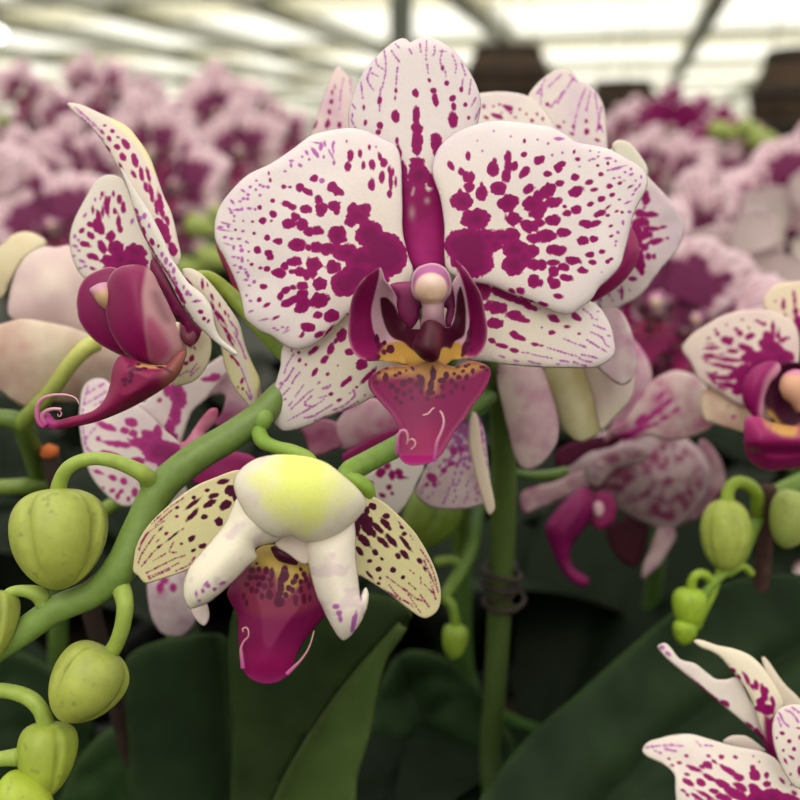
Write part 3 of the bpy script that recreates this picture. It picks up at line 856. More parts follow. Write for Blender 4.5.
    def ca_col(P, ed):
        C = np.tile(lin((66, 8, 32)), (len(P), 1))
        C = mix(C, lin((104, 22, 44)), np.exp(-(((P[:, 0] + ox - 438) / 4) ** 2 + ((P[:, 1] + oy - 342) / 9) ** 2)))  # small lighter oval painted as a highlight on the maroon
        return C
    put('callus', zl(CA), lambda P, ed: -0.0100 - 0.0048 * np.clip(ed / 12, 0, 1) ** .6 - .0022 * ss(325, 360, P[:, 1] + oy), ca_col, None, hl, 'lip', back='same', thick=.001)
    # column
    def col_col(P, ed):
        y = P[:, 1] + oy; x = P[:, 0] + ox
        C = np.tile(lin((214, 178, 188)), (len(P), 1))
        C = mix(C, lin((182, 104, 164)), ss(2.2, 4, ed) * ss(296, 282, y))
        C = mix(C, lin((240, 206, 184)), region(P, sh([(416.5, 289), (420, 279), (431, 275), (442, 279), (445.5, 289), (441, 299), (431, 302), (421, 299)]), 1.8))
        C = mix(C, lin((240, 214, 210)), region(P, sh([(420, 281), (431, 276), (442, 281), (440, 285), (422, 285)]), 2.5) * .8)  # pale band on top of the cap: highlight put into the colour
        C = mix(C, lin((176, 130, 150)), ss(303, 320, y))
        return C
    CO = [(411, 290), (412, 276), (417, 268), (424, 264.5), (432, 263), (441, 265), (448, 271), (451.5, 281), (451, 293), (447, 299), (444.5, 303), (444, 318), (445, 327), (421, 327), (422, 316), (421, 303), (415, 299)]
    put('column', CO, lambda P, ed: -0.0035 - 0.0055 * np.sqrt(np.clip(ed / 18, 0, 1)) + 0.0012 * ss(296, 304, P[:, 1] + oy), col_col, None, hl * .8, 'petal', back='same', thick=.001)
    if variant == 0 or not meshonly:
        t1 = [(212, 650), (213, 610), (214, 570), (222, 535), (240, 517), (262, 520), (272, 545), (272, 575), (266, 595)]
        t2 = [(275, 575), (298, 565), (315, 580), (312, 605), (290, 625)]
        t3 = [(425, 690), (432, 640), (440, 585), (462, 530), (476, 490), (478, 450), (468, 420), (458, 405)]
        t4 = [(422, 388), (408, 398), (395, 415), (378, 425), (360, 428)]
        gs = []
        for tt, r0, r1, dz in ((t1, 2.0, .7, -.020), (t2, .7, .45, -.0205), (t3, 2.3, .6, -.0185), (t4, .6, .5, -.0165)):
            q = zms(tt)
            n = len(q)
            pts = [(p[0], p[1], (d0 if mp is U else 0) + dz - .0012 * math.sin(i / n * 3), r0 + (r1 - r0) * (i / (n - 1)) ** .7) for i, p in enumerate(q)]
            V, Fc, t = tube_geo(pts, 10, 1.2, mp)
            a, b = (lin((176, 60, 150)), lin((226, 178, 186))) if r0 > 1 else (lin((226, 186, 190)), lin((228, 200, 190)))
            gs.append((V, Fc, a * (1 - t[:, None]) + b * t[:, None]))
        V, Fc, C = merge(gs)
        at = {'col': C, 'spot': np.full(len(V), -30.0), 'scol': C}
        if meshonly:
            res.append(('lip_tendril', mesh_data('lip_tendril', V, Fc, M['lip'], at)))
        else:
            res.append(('lip_tendril', mesh('lip_tendril', V, Fc, M['lip'], parent, at)))
    return res
# ================================================================== the plant in front
def flower(parent, loc, label=None):
    o = empty('flower', loc, parent)
    if label:
        o['label'] = label
    return o


BENCH = 0.97
POTTOP = 1.09


def plain_col(c, tip=None, k=None):
    return c


front = thing('orchid_plant', 'nearest orchid plant, its arching green spike carrying the large spotted bloom and green buds', 'orchid', (0.03, .225, BENCH))
WHC = lambda c=WHT: (lambda P, ed: np.tile(lin(c), (len(P), 1)))

f_main = flower(front, u1(430, 287, .182), 'large fully open bloom facing the camera')
bloom(f_main, U, h=1.6)

# ---- bloom in profile
f_side = flower(front, u1(180, 320, .190), 'open bloom turned sideways')
DSIDE = 0.187
o1 = [(67, 103.5), (81, 104.5), (100.6, 113.2), (113.6, 119), (128, 127), (139.6, 141), (149.4, 156), (156, 173), (164, 196), (172, 214), (178, 240), (181, 258), (174, 268), (160, 262), (151, 252), (139, 217), (130, 196), (121, 174), (112, 157), (107, 148.6), (92.5, 129), (76, 114.5)]
def c_o1(P, ed):
    C = np.tile(lin((226, 212, 206)), (len(P), 1))
    C = mix(C, lin((236, 222, 182)), region(P, [(104, 112), (114, 116), (130, 124), (144, 140), (156, 160), (157, 176), (151, 171), (141, 152), (128, 137), (114, 125)], 1.2))
    return C
s_o1 = (sp(60, 95, 6.154, [(355, 322, 22, 17, 30), (405, 305, 18, 34, -38), (390, 387, 18, 27, -30), (463, 405, 19, 40, -20), (305, 272, 11, 18, -30), (326, 226, 12, 15, -35), (262, 230, 9, 18, -45), (278, 192, 8, 6), (358, 263, 9, 6, 20), (298, 332, 8, 22, -40), (378, 445, 9, 30, -25), (455, 490, 12, 26, -30), (503, 490, 13, 42, -10), (530, 570, 14, 34, -15), (560, 600, 14, 60, -12), (545, 500, 10, 45, -14),
                          (595, 690, 12, 45, -8), (620, 700, 15, 70, -18), (655, 770, 10, 28, -15), (605, 790, 20, 30), (205, 190, 8, 6)])
        + sp(60, 165, 5.714, [(590, 370, 32, 55, -30), (612, 420, 24, 30), (643, 488, 25, 44, -15), (612, 318, 10, 30, -15), (560, 330, 18, 30, -20), (575, 215, 14, 60, -12), (553, 260, 8, 26)])
        + dots(60, 95, 6.154, [[(90, 75), (160, 135), (230, 200)], [(110, 90), (140, 125)], [(130, 140), (200, 195)], [(200, 170), (270, 240)], [(215, 240), (270, 275)]], r=.7, gap=2.4, seed=8))
patch('dorsal_sepal', f_side, o1, relief(165, 240, gx=0.00001, gy=-.00004, cup=.002, R=120, off=.0015, roll=.0008), c_o1, s_o1, 1.5, d0=DSIDE, back=(228, 214, 180))
o2 = [(95, 182), (104, 175.5), (114, 175), (123, 180), (130, 195), (140, 222), (151, 252), (153, 270), (150, 290), (130, 300), (108, 296), (94, 284), (82.7, 277), (74, 263), (69.6, 244), (72, 226), (81, 206)]
s_o2 = (sp(60, 165, 5.714, [(345, 200, 14, 27), (365, 245, 14, 36), (310, 165, 7, 17), (245, 168, 8, 14), (283, 210, 9, 28, 15), (272, 240, 15, 60, -8), (248, 270, 8, 28), (318, 268, 12, 18), (338, 330, 13, 46), (350, 372, 15, 20), (192, 260, 7, 22), (225, 300, 15, 45, -12), (215, 350, 28, 42, -20), (178, 340, 20, 14, 30), (240, 368, 26, 34), (295, 410, 28, 40), (245, 468, 26, 42, -30), (180, 405, 28, 18, 35), (130, 378, 14, 16, 30),
                          (148, 455, 32, 16, 18), (190, 525, 40, 20, 18), (285, 545, 50, 34), (325, 480, 50, 60, -20), (430, 500, 72, 52), (420, 560, 100, 52), (350, 540, 60, 60), (190, 592, 18, 9, 15), (300, 590, 60, 30), (430, 600, 90, 60), (330, 600, 90, 40)])
        + sp(60, 165, 5.714, [(415, 325, 6, 14, 20), (90, 465, 16, 7, 15), (145, 290, 8, 14, 30), (90, 410, 7, 10), (130, 550, 14, 7, 20), (150, 580, 10, 6), (85, 520, 8, 5), (110, 430, 7, 6), (115, 490, 7, 5), (120, 590, 9, 5), (205, 200, 5, 8), (235, 195, 4, 6)], 1))
patch('petal', f_side, o2, relief(150, 275, gx=-.00009, cup=.003, R=100, off=.006, roll=.0006), lambda P, ed: np.tile(lin((230, 220, 214)), (len(P), 1)), s_o2, 1.5, d0=DSIDE)
# lateral sepal behind the lip
o5 = [(199, 326), (211, 340), (209, 362), (198, 378), (186, 384.5), (172, 384), (172, 360), (178, 340), (186, 326)]
s_o5 = sp(150, 280, 5.714, [(238, 447, 13, 22, 20), (208, 475, 14, 11, -20), (228, 370, 13, 20, -30), (257, 387, 6, 15, -20), (270, 280, 40, 30), (245, 320, 30, 34)]) + dots(150, 280, 5.714, [[(270, 475), (235, 525)], [(170, 545), (215, 520)], [(280, 500), (225, 555)]], r=.9, gap=2.6, seed=9)
patch('lateral_sepal', f_side, o5, relief(195, 350, cup=.003, R=50, off=.005), lambda P, ed: np.tile(lin((226, 214, 188)), (len(P), 1)), s_o5, 1.5, d0=DSIDE, back=(226, 214, 180))
o4 = [(182, 270), (187, 268), (193, 269), (203, 275), (214, 287), (227, 304), (239, 323), (246, 347), (253, 364), (260, 380), (258.5, 393), (254.5, 410), (244.5, 401), (234, 388), (225, 367), (221, 349), (216, 332), (211, 308), (199, 293), (188, 286)]
def c_o4(P, ed):
    C = np.tile(lin((228, 216, 204)), (len(P), 1))
    C = mix(C, lin((232, 220, 172)), region(P, [(250, 350), (266, 375), (264, 395), (256, 412), (254, 390), (250, 372)], 1.5))
    C = mix(C, lin((226, 216, 180)), region(P, [(219, 345), (232, 356), (243, 380), (250, 404), (240, 400), (228, 376)], 2))
    return C
s_o4 = (sp(150, 280, 5.714, [(300, 25, 8, 26, -8), (355, 95, 8, 18, -20), (360, 155, 8, 26, -20), (398, 145, 6, 15, -15), (405, 215, 9, 45, -35), (385, 200, 10, 30, -25), (430, 190, 6, 12, -20), (328, 28, 5, 12, -15), (435, 290, 7, 60, -38), (455, 340, 7, 40, -30), (490, 460, 7, 40, -35), (470, 440, 8, 20, -40), (525, 575, 8, 18, 10), (530, 620, 6, 8), (215, 10, 34, 12, 40), (448, 205, 4, 10), (505, 610, 5, 7)])
        + dots(150, 280, 5.714, [[(455, 235), (490, 280), (500, 320)], [(480, 300), (520, 380), (545, 450)], [(520, 500), (560, 610), (585, 680)], [(545, 630), (580, 690)], [(460, 240), (475, 265)]], r=.8, gap=2.3, seed=10))
patch('lateral_sepal', f_side, o4, relief(195, 290, gx=.00003, cup=.002, R=90, off=.0015, roll=.0005), c_o4, s_o4, 1.4, d0=DSIDE, back=(228, 216, 176))
# near petal seen along its edge
o3 = [(120, 167), (128, 178), (135, 189.5), (151, 214), (165, 242), (172, 258), (182, 273.5), (190, 284), (198, 290), (206, 298), (212.5, 310), (215.5, 327), (221, 338.5), (237, 352), (236, 356), (226, 350), (214, 341), (201, 329), (190, 317), (180, 302), (167.5, 278), (152.5, 252), (141, 231), (134, 210), (129, 193)]
s_o3 = (dots(130, 190, 5.333, [[(30, 100), (60, 200), (120, 320), (200, 440), (265, 540), (300, 600)], [(40, 110), (75, 230), (135, 340), (210, 450), (280, 560)], [(290, 620), (340, 690)]], r=1.2, gap=2.2, c=0, seed=11)
        + sp(130, 190, 5.333, [(75, 210, 9, 22, -25), (122, 278, 11, 18, -20), (155, 300, 6, 9), (380, 650, 14, 11), (398, 685, 9, 9), (420, 698, 6, 9, 20), (350, 595, 14, 6, -10), (262, 545, 12, 30, -30), (280, 580, 10, 26, -30)])
        + sp(130, 190, 5.333, [(80, 140, 12, 14), (60, 150, 7, 10), (105, 190, 7, 10), (175, 345, 7, 12), (195, 375, 9, 16), (235, 430, 7, 14), (220, 400, 6, 9), (165, 410, 6, 8), (210, 440, 6, 10), (240, 475, 6, 10), (310, 550, 9, 13), (325, 560, 7, 6), (250, 500, 8, 12), (360, 592, 14, 5), (290, 520, 5, 9)], 1))
patch('petal', f_side, o3, relief(165, 250, gx=-.00008, gy=.00002, cup=.001, R=100, off=-.003, roll=.001), lambda P, ed: np.tile(lin((230, 222, 218)), (len(P), 1)), s_o3, 1.4, d0=DSIDE)
# purple foot of the petals and column
o6 = [(150, 268), (153, 258), (160, 266), (168, 282), (180, 304), (192, 321), (201, 331), (196, 343), (188, 344), (184, 330), (178, 318), (168, 308), (166, 296), (160, 286)]
patch('column_foot', f_side, o6, relief(175, 300, off=.001, cup=.001, R=40), lambda P, ed: mix(np.tile(lin((108, 8, 64)), (len(P), 1)), lin((150, 40, 100)), .5 * np.clip(wob(P, 14, 3), 0, 1)), None, 1.5, M['lip'], d0=DSIDE, back='same')
# lip: far lobe, column, near lobe, middle lobe
o7 = [(112.5, 267), (98.5, 270), (86, 277), (79, 288), (76.6, 301), (77, 308), (80, 322), (92, 338), (106, 348), (125, 356), (130, 346), (130, 300), (124, 275)]
patch('lip_side_lobe', f_side, o7, relief(104, 310, cup=.003, R=50, off=-.001), lambda P, ed: mix(np.tile(lin((122, 6, 76)), (len(P), 1)), lin((206, 150, 160)), .7 * np.exp(-ed / .8)), None, 1.5, M['lip'], d0=DSIDE, back='same', thick=.0007)
o8 = [(89.5, 289.5), (95, 285), (102, 282.5), (110, 284), (114, 300), (112, 316), (106, 310), (98, 303), (92.5, 295)]
def c_o8(P, ed):
    return mix(np.tile(lin((206, 150, 178)), (len(P), 1)), lin((232, 192, 150)), ss(288, 297, P[:, 1] + .3 * P[:, 0] - 30))
patch('column', f_side, o8, lambda P, ed: -.004 - .004 * np.sqrt(np.clip(ed / 8, 0, 1)), c_o8, None, 1.2, d0=DSIDE, back='same', thick=.001)
o9 = [(106, 290), (108, 280), (113, 271.5), (123, 266), (137, 264.5), (147, 267), (154, 274.5), (160, 287), (168, 303), (176, 320), (184, 337), (187, 350), (183, 363), (172, 374), (160, 369), (148, 364), (136, 360), (124, 352), (114, 338), (108, 324), (105.5, 306)]
def c_o9(P, ed):
    C = np.tile(lin((126, 8, 76)), (len(P), 1))
    f = region(P, [(150, 262), (143, 285), (142, 300), (145, 322), (148, 342), (153, 362), (175, 385), (200, 360), (185, 300), (165, 270)], 3)
    C = mix(C, lin((180, 132, 140)), f)
    C = mix(C, lin((150, 52, 96)), f * region(P, [(146, 318), (158, 326), (170, 352), (150, 366), (140, 345)], 6) * .9)
    C = mix(C, lin((134, 90, 104)), f * region(P, [(150, 293), (157, 292), (164, 306), (170, 322), (162, 322), (154, 308)], 5) * .8)  # dark mauve strip: shading painted into the lobe's colour
    C = mix(C, lin((156, 108, 92)), f * region(P, [(168, 384), (169, 364), (175, 352), (184, 346), (194, 350), (192, 366)], 6))
    C = mix(C, lin((214, 170, 166)), .8 * np.exp(-ed / .8) * (P[:, 0] < 134))
    return C
patch('lip_side_lobe', f_side, o9, lambda P, ed: -.0075 - .0045 * np.clip(ed / 30, 0, 1) ** .6 + .004 * ((P[:, 0] - 140) / 45) ** 2, c_o9, None, 1.3, M['lip'], d0=DSIDE, back='same', thick=.0008)
hole = [(188, 333), (194, 331), (197, 338), (193, 345), (185, 344), (176, 330), (172, 324), (178, 322), (184, 326)]
patch('spur', f_side, hole, relief(185, 335, off=-.006), lambda P, ed: mix(np.tile(lin((96, 36, 56)), (len(P), 1)), lin((214, 192, 178)), ss(181, 178, P[:, 0])), None, 1.2, M['lip'], d0=DSIDE, back='same', thick=.001)
o10 = [(122, 355.5), (116, 360), (112, 370), (110, 384), (104, 400), (92, 411), (70, 417), (56, 420), (50, 414), (43, 411), (37.5, 417), (43, 426), (54, 429.5), (74, 427), (96, 422), (120, 413), (142, 402), (166, 387), (180, 373), (186, 352), (176, 354), (166, 364), (150, 364), (134, 359)]
def c_o10(P, ed):
    C = np.tile(lin((132, 24, 76)), (len(P), 1))
    f = region(P, [(168, 367), (150, 378), (132, 393), (112, 406), (80, 420), (50, 430), (60, 440), (130, 425), (190, 390), (192, 360)], 2)
    C = mix(C, lin((112, 10, 62)), f)
    C = mix(C, lin((140, 88, 74)), .8 * region(P, [(162, 384), (166, 370), (176, 356), (192, 348), (192, 372), (174, 388)], 7))  # yellowish end, its tone darkened for the shadow it lies in
    C = mix(C, lin((190, 146, 90)), region(P, [(136, 364), (150, 366), (164, 365), (166, 369), (150, 370), (138, 370)], 1.5))
    C = mix(C, lin((186, 70, 150)), ss(62, 44, P[:, 0]))
    return C
s_o10 = sp(30, 300, 5, [(480, 400, 14, 10, -30), (510, 382, 14, 9, -30), (510, 360, 14, 9, -30), (500, 340, 12, 8, -20), (540, 328, 14, 8), (545, 356, 18, 7), (505, 405, 10, 14, 30), (570, 350, 14, 6), (480, 425, 10, 8), (655, 342, 26, 6, 8), (690, 355, 16, 6, 20)], 2)
patch('lip_mid_lobe', f_side, o10, lambda P, ed: -.009 - .003 * np.clip(ed / 12, 0, 1) + .00002 * (150 - P[:, 0]), c_o10, s_o10, 1.2, M['lip'], d0=DSIDE, back='same', thick=.0009)
gs = []
for q in ([(44, 427, 2.6), (38.5, 421, 2.6), (37, 411, 2.4), (39, 403, 2.2), (45, 397.5, 1.9), (56, 394.8, 1.5), (68, 395.2, 1), (76, 398.5, .7), (79, 404, .5)], [(46, 425, 2.6), (42.5, 418, 2.5), (45, 412, 2.1), (52, 409, 1.7), (61, 409, 1.2)], [(56, 411, .7), (59, 410.5, .7), (61.5, 413, .7), (60.5, 416, .6), (58, 416, .5), (58, 414, .4)]):
    V, Fc, t = tube_geo([(x, y, .179 - .001 * i / 6, r) for i, (x, y, r) in enumerate(q)], 10, 1.2)
    gs.append((V, Fc, lin((176, 56, 132)) * (1 - t[:, None]) + lin((222, 178, 186)) * t[:, None]))
V, Fc, C = merge(gs)
mesh('lip_tendril', V, Fc, M['lip'], f_side, {'col': C, 'scol': C, 'spot': np.full(len(V), -30.0)})

# ---- drooping half-open bloom
f_dr = flower(front, u1(300, 475, .176), 'half-open cream bloom nodding downwards')
DD = 0.173
d_h = [(233.5, 484), (239, 471), (253, 460), (271, 455), (289, 454.3), (309, 456.6), (327, 463), (343, 475), (358, 488.5), (365.5, 500), (364.5, 510), (353, 523), (339, 533), (319, 541), (303, 542), (295, 538), (290, 535.5), (280, 538), (267, 533), (251, 521), (238, 500)]
def c_dh(P, ed):
    C = mix(np.tile(lin((236, 228, 214)), (len(P), 1)), lin((222, 206, 204)), np.clip(.6 * wob(P, 26, 9), 0, .6))
    r = np.hypot((P[:, 0] - 300) / 38, (P[:, 1] - 484) / 44) + .25 * wob(P, 40, 3)
    C = mix(C, lin((236, 234, 176)), ss(1.4, .8, r))
    C = mix(C, lin((230, 236, 132)), ss(1.05, .3, r))
    return C
patch('dorsal_sepal', f_dr, d_h, lambda P, ed: -.0125 * np.sqrt(np.clip(1 - ((P[:, 0] - 300) / 75) ** 2 - ((P[:, 1] - 497) / 54) ** 2, 0.0, 1)) + .0005 * np.sin(P[:, 0] / 9.) * np.exp(-ed / 10), c_dh, None, 1.8, d0=DD, back=(226, 216, 180), thick=.0008)
d_l = [(240, 495), (225, 523), (211, 541), (191, 565), (184, 582), (183.5, 597), (189, 608), (197, 607.5), (211, 601), (229, 586), (245, 570), (257, 558), (255.5, 548.5), (262, 546), (278, 541), (287, 530), (285, 512), (262, 500)]
patch('lateral_sepal', f_dr, d_l, lambda P, ed: -.004 - .005 * np.clip(ed / 22, 0, 1) ** .6 + .00004 * (P[:, 1] - 540) * -1, lambda P, ed: mix(np.tile(lin((236, 228, 212)), (len(P), 1)), lin((206, 178, 194)), np.clip(.8 * wob(P, 22, 12) - .1, 0, .5)),
      [(s[0], s[1], s[2], s[3], s[4], 3) for s in []] + sp(125, 445, 5, [(415, 700, 10, 9), (372, 770, 8, 6), (445, 715, 8, 7), (485, 685, 14, 6, -20), (390, 725, 6, 9), (405, 690, 14, 4, -50), (360, 740, 4, 12)], 1), 1.8, d0=DD, back='same', thick=.0007)
fl = [(190, 607), (198, 606), (206, 601.5), (209.5, 616), (204.5, 626), (196.5, 620.5)]
patch('sepal_tip', f_dr, fl, relief(198, 612, off=-.001), lambda P, ed: np.tile(lin((222, 204, 204)), (len(P), 1)), None, 1.8, d0=DD, back='same')
d_r = [(307, 540), (330, 530), (353, 520), (356, 557), (359, 585), (360.5, 596), (363, 590), (366, 587.5), (368.8, 594), (367, 608), (360, 624), (350, 637), (343, 640.5), (336, 634), (326, 616), (316, 594), (309, 567)]
patch('lateral_sepal', f_dr, d_r, lambda P, ed: -.004 - .005 * np.clip(ed / 20, 0, 1) ** .6 + .00003 * (P[:, 1] - 560) * -1, lambda P, ed: mix(np.tile(lin((234, 224, 214)), (len(P), 1)), lin((206, 178, 194)), np.clip(.8 * wob(P, 22, 11) - .1, 0, .5)),
      sp(300, 480, 5, [(185, 630, 14, 11, 30), (200, 660, 12, 12), (205, 690, 8, 14), (265, 705, 10, 42, 12), (260, 740, 9, 18), (300, 590, 5, 14)], 1), 1.8, d0=DD, back='same', thick=.0007)
pale = lambda c: (lambda P, ed: np.tile(lin(c), (len(P), 1)))
d_m = [(275, 544), (291, 534), (305, 538), (310, 550), (309, 563), (301, 563.5), (289, 555)]
patch('petal_foot', f_dr, d_m, relief(292, 548, off=-.0045), pale((222, 206, 198)), None, 1.8, d0=DD, back='same')
def c_pet(P, ed):
    C = np.tile(lin((226, 218, 168)), (len(P), 1))
    return mix(C, lin((226, 212, 176)), np.exp(-ed / 6))
d_p1 = [(133, 566), (136.5, 546), (147, 527), (165, 508.5), (191, 488.5), (215, 477.5), (240, 470), (252, 482), (246, 505), (228, 530), (210, 552), (195, 566), (183, 572), (165, 578), (146, 583.5), (139, 577), (133.5, 572)]
s_p1 = (sp(125, 445, 5, [(487, 182, 30, 13, -12), (530, 225, 32, 28, -20), (500, 300, 36, 24, -30), (472, 385, 24, 24, -30), (445, 253, 25, 11, -15), (425, 292, 36, 15, -28), (340, 293, 40, 9, -38), (410, 225, 14, 9, -20), (345, 260, 12, 9), (340, 348, 44, 12, -46), (398, 358, 16, 12), (262, 312, 14, 7, -20), (260, 356, 10, 7), (335, 466, 20, 12, -28), (390, 503, 20, 12, -22), (345, 525, 14, 9, -30), (210, 440, 11, 8, -40), (290, 420, 7, 4, -40),
                         (285, 492, 9, 6), (180, 418, 18, 4, -48), (240, 455, 32, 5, -40), (165, 478, 10, 4, -45), (172, 508, 14, 7, -40), (560, 260, 20, 40)], 2)
        + dots(125, 445, 5, [[(290, 265), (210, 320), (130, 395)], [(240, 320), (150, 400)], [(200, 378), (110, 445), (70, 525)], [(150, 450), (85, 545), (65, 600)], [(245, 485), (225, 525)], [(140, 540), (85, 605)], [(300, 550), (245, 570), (105, 640)], [(275, 585), (190, 630), (110, 660)], [(355, 585), (250, 632)], [(350, 560), (320, 600)], [(220, 625), (120, 668)], [(115, 440), (75, 500)], [(200, 545), (140, 580)], [(185, 500), (130, 545)], [(265, 535), (225, 530), (240, 490)]], r=.95, gap=2.4, c=2, seed=12))
s_p1 = [s if s[5] != 2 or max(s[2], s[3]) > 2.2 else s[:5] + (0,) for s in s_p1]
patch('petal', f_dr, d_p1, relief(250, 500, gx=.00002, cup=.003, R=110, off=.004, roll=-.0005), c_pet, s_p1, 1.5, d0=DD)
d_p2 = [(355, 494), (368, 494.5), (384, 502.5), (400, 516.5), (416, 534), (430, 557.5), (438.5, 579), (441, 596), (438, 610), (428, 618), (420, 617), (408, 609), (386, 592), (362, 577), (352, 572), (345, 536), (346, 510)]
s_p2 = (sp(300, 480, 5, [(362, 130, 20, 16, 20), (335, 150, 14, 20), (320, 200, 44, 36, 30), (345, 250, 52, 24, 35), (385, 235, 42, 15, 42), (455, 300, 40, 15, 48), (415, 308, 40, 12, 42), (320, 300, 46, 20, 48), (375, 360, 18, 14, 45), (430, 178, 18, 15), (425, 215, 30, 17, 40), (445, 238, 14, 9, 50), (300, 355, 28, 12, 50), (285, 240, 20, 42), (508, 235, 11, 8, 40), (520, 268, 13, 11), (525, 312, 46, 10, 52), (490, 378, 18, 12, 50), (522, 372, 27, 14, 48), (347, 405, 11, 9), (410, 393, 9, 6, 40),
                         (393, 445, 14, 12), (463, 448, 14, 15), (515, 485, 11, 11), (598, 402, 11, 16, -30), (623, 440, 7, 13, -25), (350, 478, 22, 7, 45), (400, 490, 8, 8), (392, 517, 9, 7), (335, 458, 6, 5)], 2)
        + dots(300, 480, 5, [[(430, 480), (520, 545)], [(530, 550), (580, 590), (640, 610)], [(440, 520), (500, 590), (560, 620)], [(545, 515), (590, 555)], [(600, 340), (660, 440), (690, 560)], [(540, 570), (600, 660)], [(650, 500), (680, 600)], [(600, 570), (650, 640)], [(520, 600), (570, 640)], [(550, 270), (570, 310)], [(600, 480), (605, 520)], [(550, 450), (575, 470)], [(620, 520), (660, 560)], [(425, 550), (500, 600)], [(620, 400), (670, 520)], [(490, 205), (500, 215)]], r=.95, gap=2.6, c=0, seed=13))
patch('petal', f_dr, d_p2, relief(355, 510, cup=.003, R=110, off=.004, roll=-.0005), c_pet, s_p2, 1.5, d0=DD)
d_lip = [(240, 574), (250, 556), (266, 545), (300, 548), (316, 562), (326, 600), (324, 616), (316, 626), (308, 636), (300, 648), (292, 667), (286, 677), (274, 683.5), (262, 683.8), (250, 678.5), (242.5, 668), (240.5, 652), (238, 640), (237, 616), (227, 593)]
def c_dl(P, ed):
    C = np.tile(lin((112, 6, 70)), (len(P), 1))
    C = mix(C, lin((142, 14, 86)), ss(630, 680, P[:, 1]))
    C = mix(C, lin((176, 60, 138)), ss(668, 680, P[:, 1]) * np.exp(-ed / 5))
    C = mix(C, lin((176, 150, 76)), region(P, [(252, 566), (264, 540), (300, 545), (318, 562), (306, 578), (292, 592), (284, 598), (279, 592), (274, 574)], 4))
    C = mix(C, lin((128, 48, 70)), .7 * region(P, [(240, 574), (256, 566), (274, 574), (280, 596), (292, 596), (312, 572), (318, 600), (290, 615), (250, 612)], 6))
    return C
s_dl = sp(200, 540, 5, [(265, 155, 18, 14), (300, 150, 12, 14), (335, 155, 14, 18), (362, 170, 12, 26), (290, 190, 14, 14), (320, 192, 14, 14), (350, 200, 12, 12), (255, 190, 14, 14), (240, 225, 16, 12), (300, 225, 14, 16), (325, 230, 14, 16), (355, 225, 12, 16), (265, 250, 12, 16), (290, 255, 12, 14), (225, 280, 10, 14), (425, 170, 20, 45), (405, 230, 16, 55), (390, 275, 10, 14), (480, 185, 12, 14), (500, 150, 10, 10),
                        (515, 175, 12, 16), (470, 210, 14, 14), (445, 240, 14, 16), (500, 210, 12, 16), (525, 200, 12, 20), (465, 250, 12, 16), (430, 275, 12, 16), (500, 250, 12, 18), (540, 230, 12, 20), (350, 270, 20, 30), (400, 310, 30, 30), (480, 300, 12, 24), (515, 290, 12, 24), (545, 290, 10, 20), (290, 120, 8, 7), (310, 280, 12, 18), (240, 310, 8, 16)], 2)
patch('lip_mid_lobe', f_dr, d_lip, lambda P, ed: .001 - .00003 * (P[:, 1] - 560) - .003 * np.clip(ed / 25, 0, 1), c_dl, s_dl, 1.3, M['lip'], d0=DD, back=(140, 30, 90), thick=.0008)
d_c = [(271, 547), (281, 546), (290, 552), (297, 560), (297, 565), (288, 564), (278, 560.5), (273, 554)]
patch('callus', f_dr, d_c, lambda P, ed: -.003 - .002 * np.clip(ed / 5, 0, 1), pale((66, 8, 36)), None, 1.2, M['lip'], d0=DD, back='same', thick=.001)
gs = []
for q in ([(243, 668, 2.2), (241.5, 655, 1.9), (241, 648, 1.3), (244, 641, .9), (248, 637, .8), (248.5, 631, .7), (246, 627.5, .6), (242.5, 629, .6), (243.5, 632, .4)], [(287, 674, 2.4), (294, 667, 1.9), (300, 661, 1.3), (306, 653, 1), (310, 645, .8), (312.5, 637, .7), (314, 631, .5)]):
    V, Fc, t = tube_geo([(x, y, .168 - .0006 * i / 6, r) for i, (x, y, r) in enumerate(q)], 10, 1.2)
    gs.append((V, Fc, lin((172, 66, 140)) * (1 - t[:, None]) + lin((220, 176, 160)) * t[:, None]))
V, Fc, C = merge(gs)
mesh('lip_tendril', V, Fc, M['lip'], f_dr, {'col': C, 'scol': C, 'spot': np.full(len(V), -30.0)})

# ---- spike, stalks
G1, G2, G3, GD = (92, 128, 52), (132, 160, 56), (150, 170, 66), (66, 100, 44)
tube('flower_spike', front, [(489, 830, .285, 11), (490, 760, .282, 10.5), (495, 690, .278, 11), (500, 600, .272, 12), (504, 500, .262, 12.5), (503, 430, .25, 12.5), (497, 385, .236, 12), (470, 335, .214, 11), (425, 315, .203, 10), (370, 330, .199, 10), (320, 365, .195, 11), (280, 395, .192, 13), (262, 414, .190, 14), (230, 437, .188, 15), (195, 458, .186, 15.5), (160, 489, .185, 16), (140, 528, .184, 16.5), (122, 566, .183, 17), (95, 592, .183, 14.5), (55, 610, .183, 14), (20, 634, .183, 13.5), (-30, 668, .183, 12)], (26, 44, 16), (126, 152, 76), seg=20, patchy=1)
# collars where stalks leave the spike
def node_bract(p, d, r):
    V, Fc = bud_geo((p[0], p[1] - r), (p[0], p[1] + r), 2 * r * .9, d, groove=0, n=12, seg=16)
    return V, Fc
tube('pedicel', front, [(190, 278, .193, 5), (208, 277, .195, 6.5), (228, 292, .196, 7.5), (252, 318, .195, 8.5), (272, 340, .194, 9), (288, 358, .194, 8), (296, 372, .195, 7)], (150, 160, 60), (112, 146, 56))
tube('pedicel', front, [(256, 420, .191, 8), (262, 440, .185, 8), (275, 447, .181, 7), (292, 452, .179, 8), (308, 461, .177, 9), (312, 472, .176, 8)], (116, 150, 58), (140, 166, 70))
tube('pedicel', front, [(489, 396, .232, 9), (455, 415, .216, 10.5), (420, 434, .200, 11), (390, 450, .192, 11), (365, 463, .186, 11), (350, 471, .181, 11), (344, 478, .178, 9)], (84, 122, 54), (126, 158, 62))
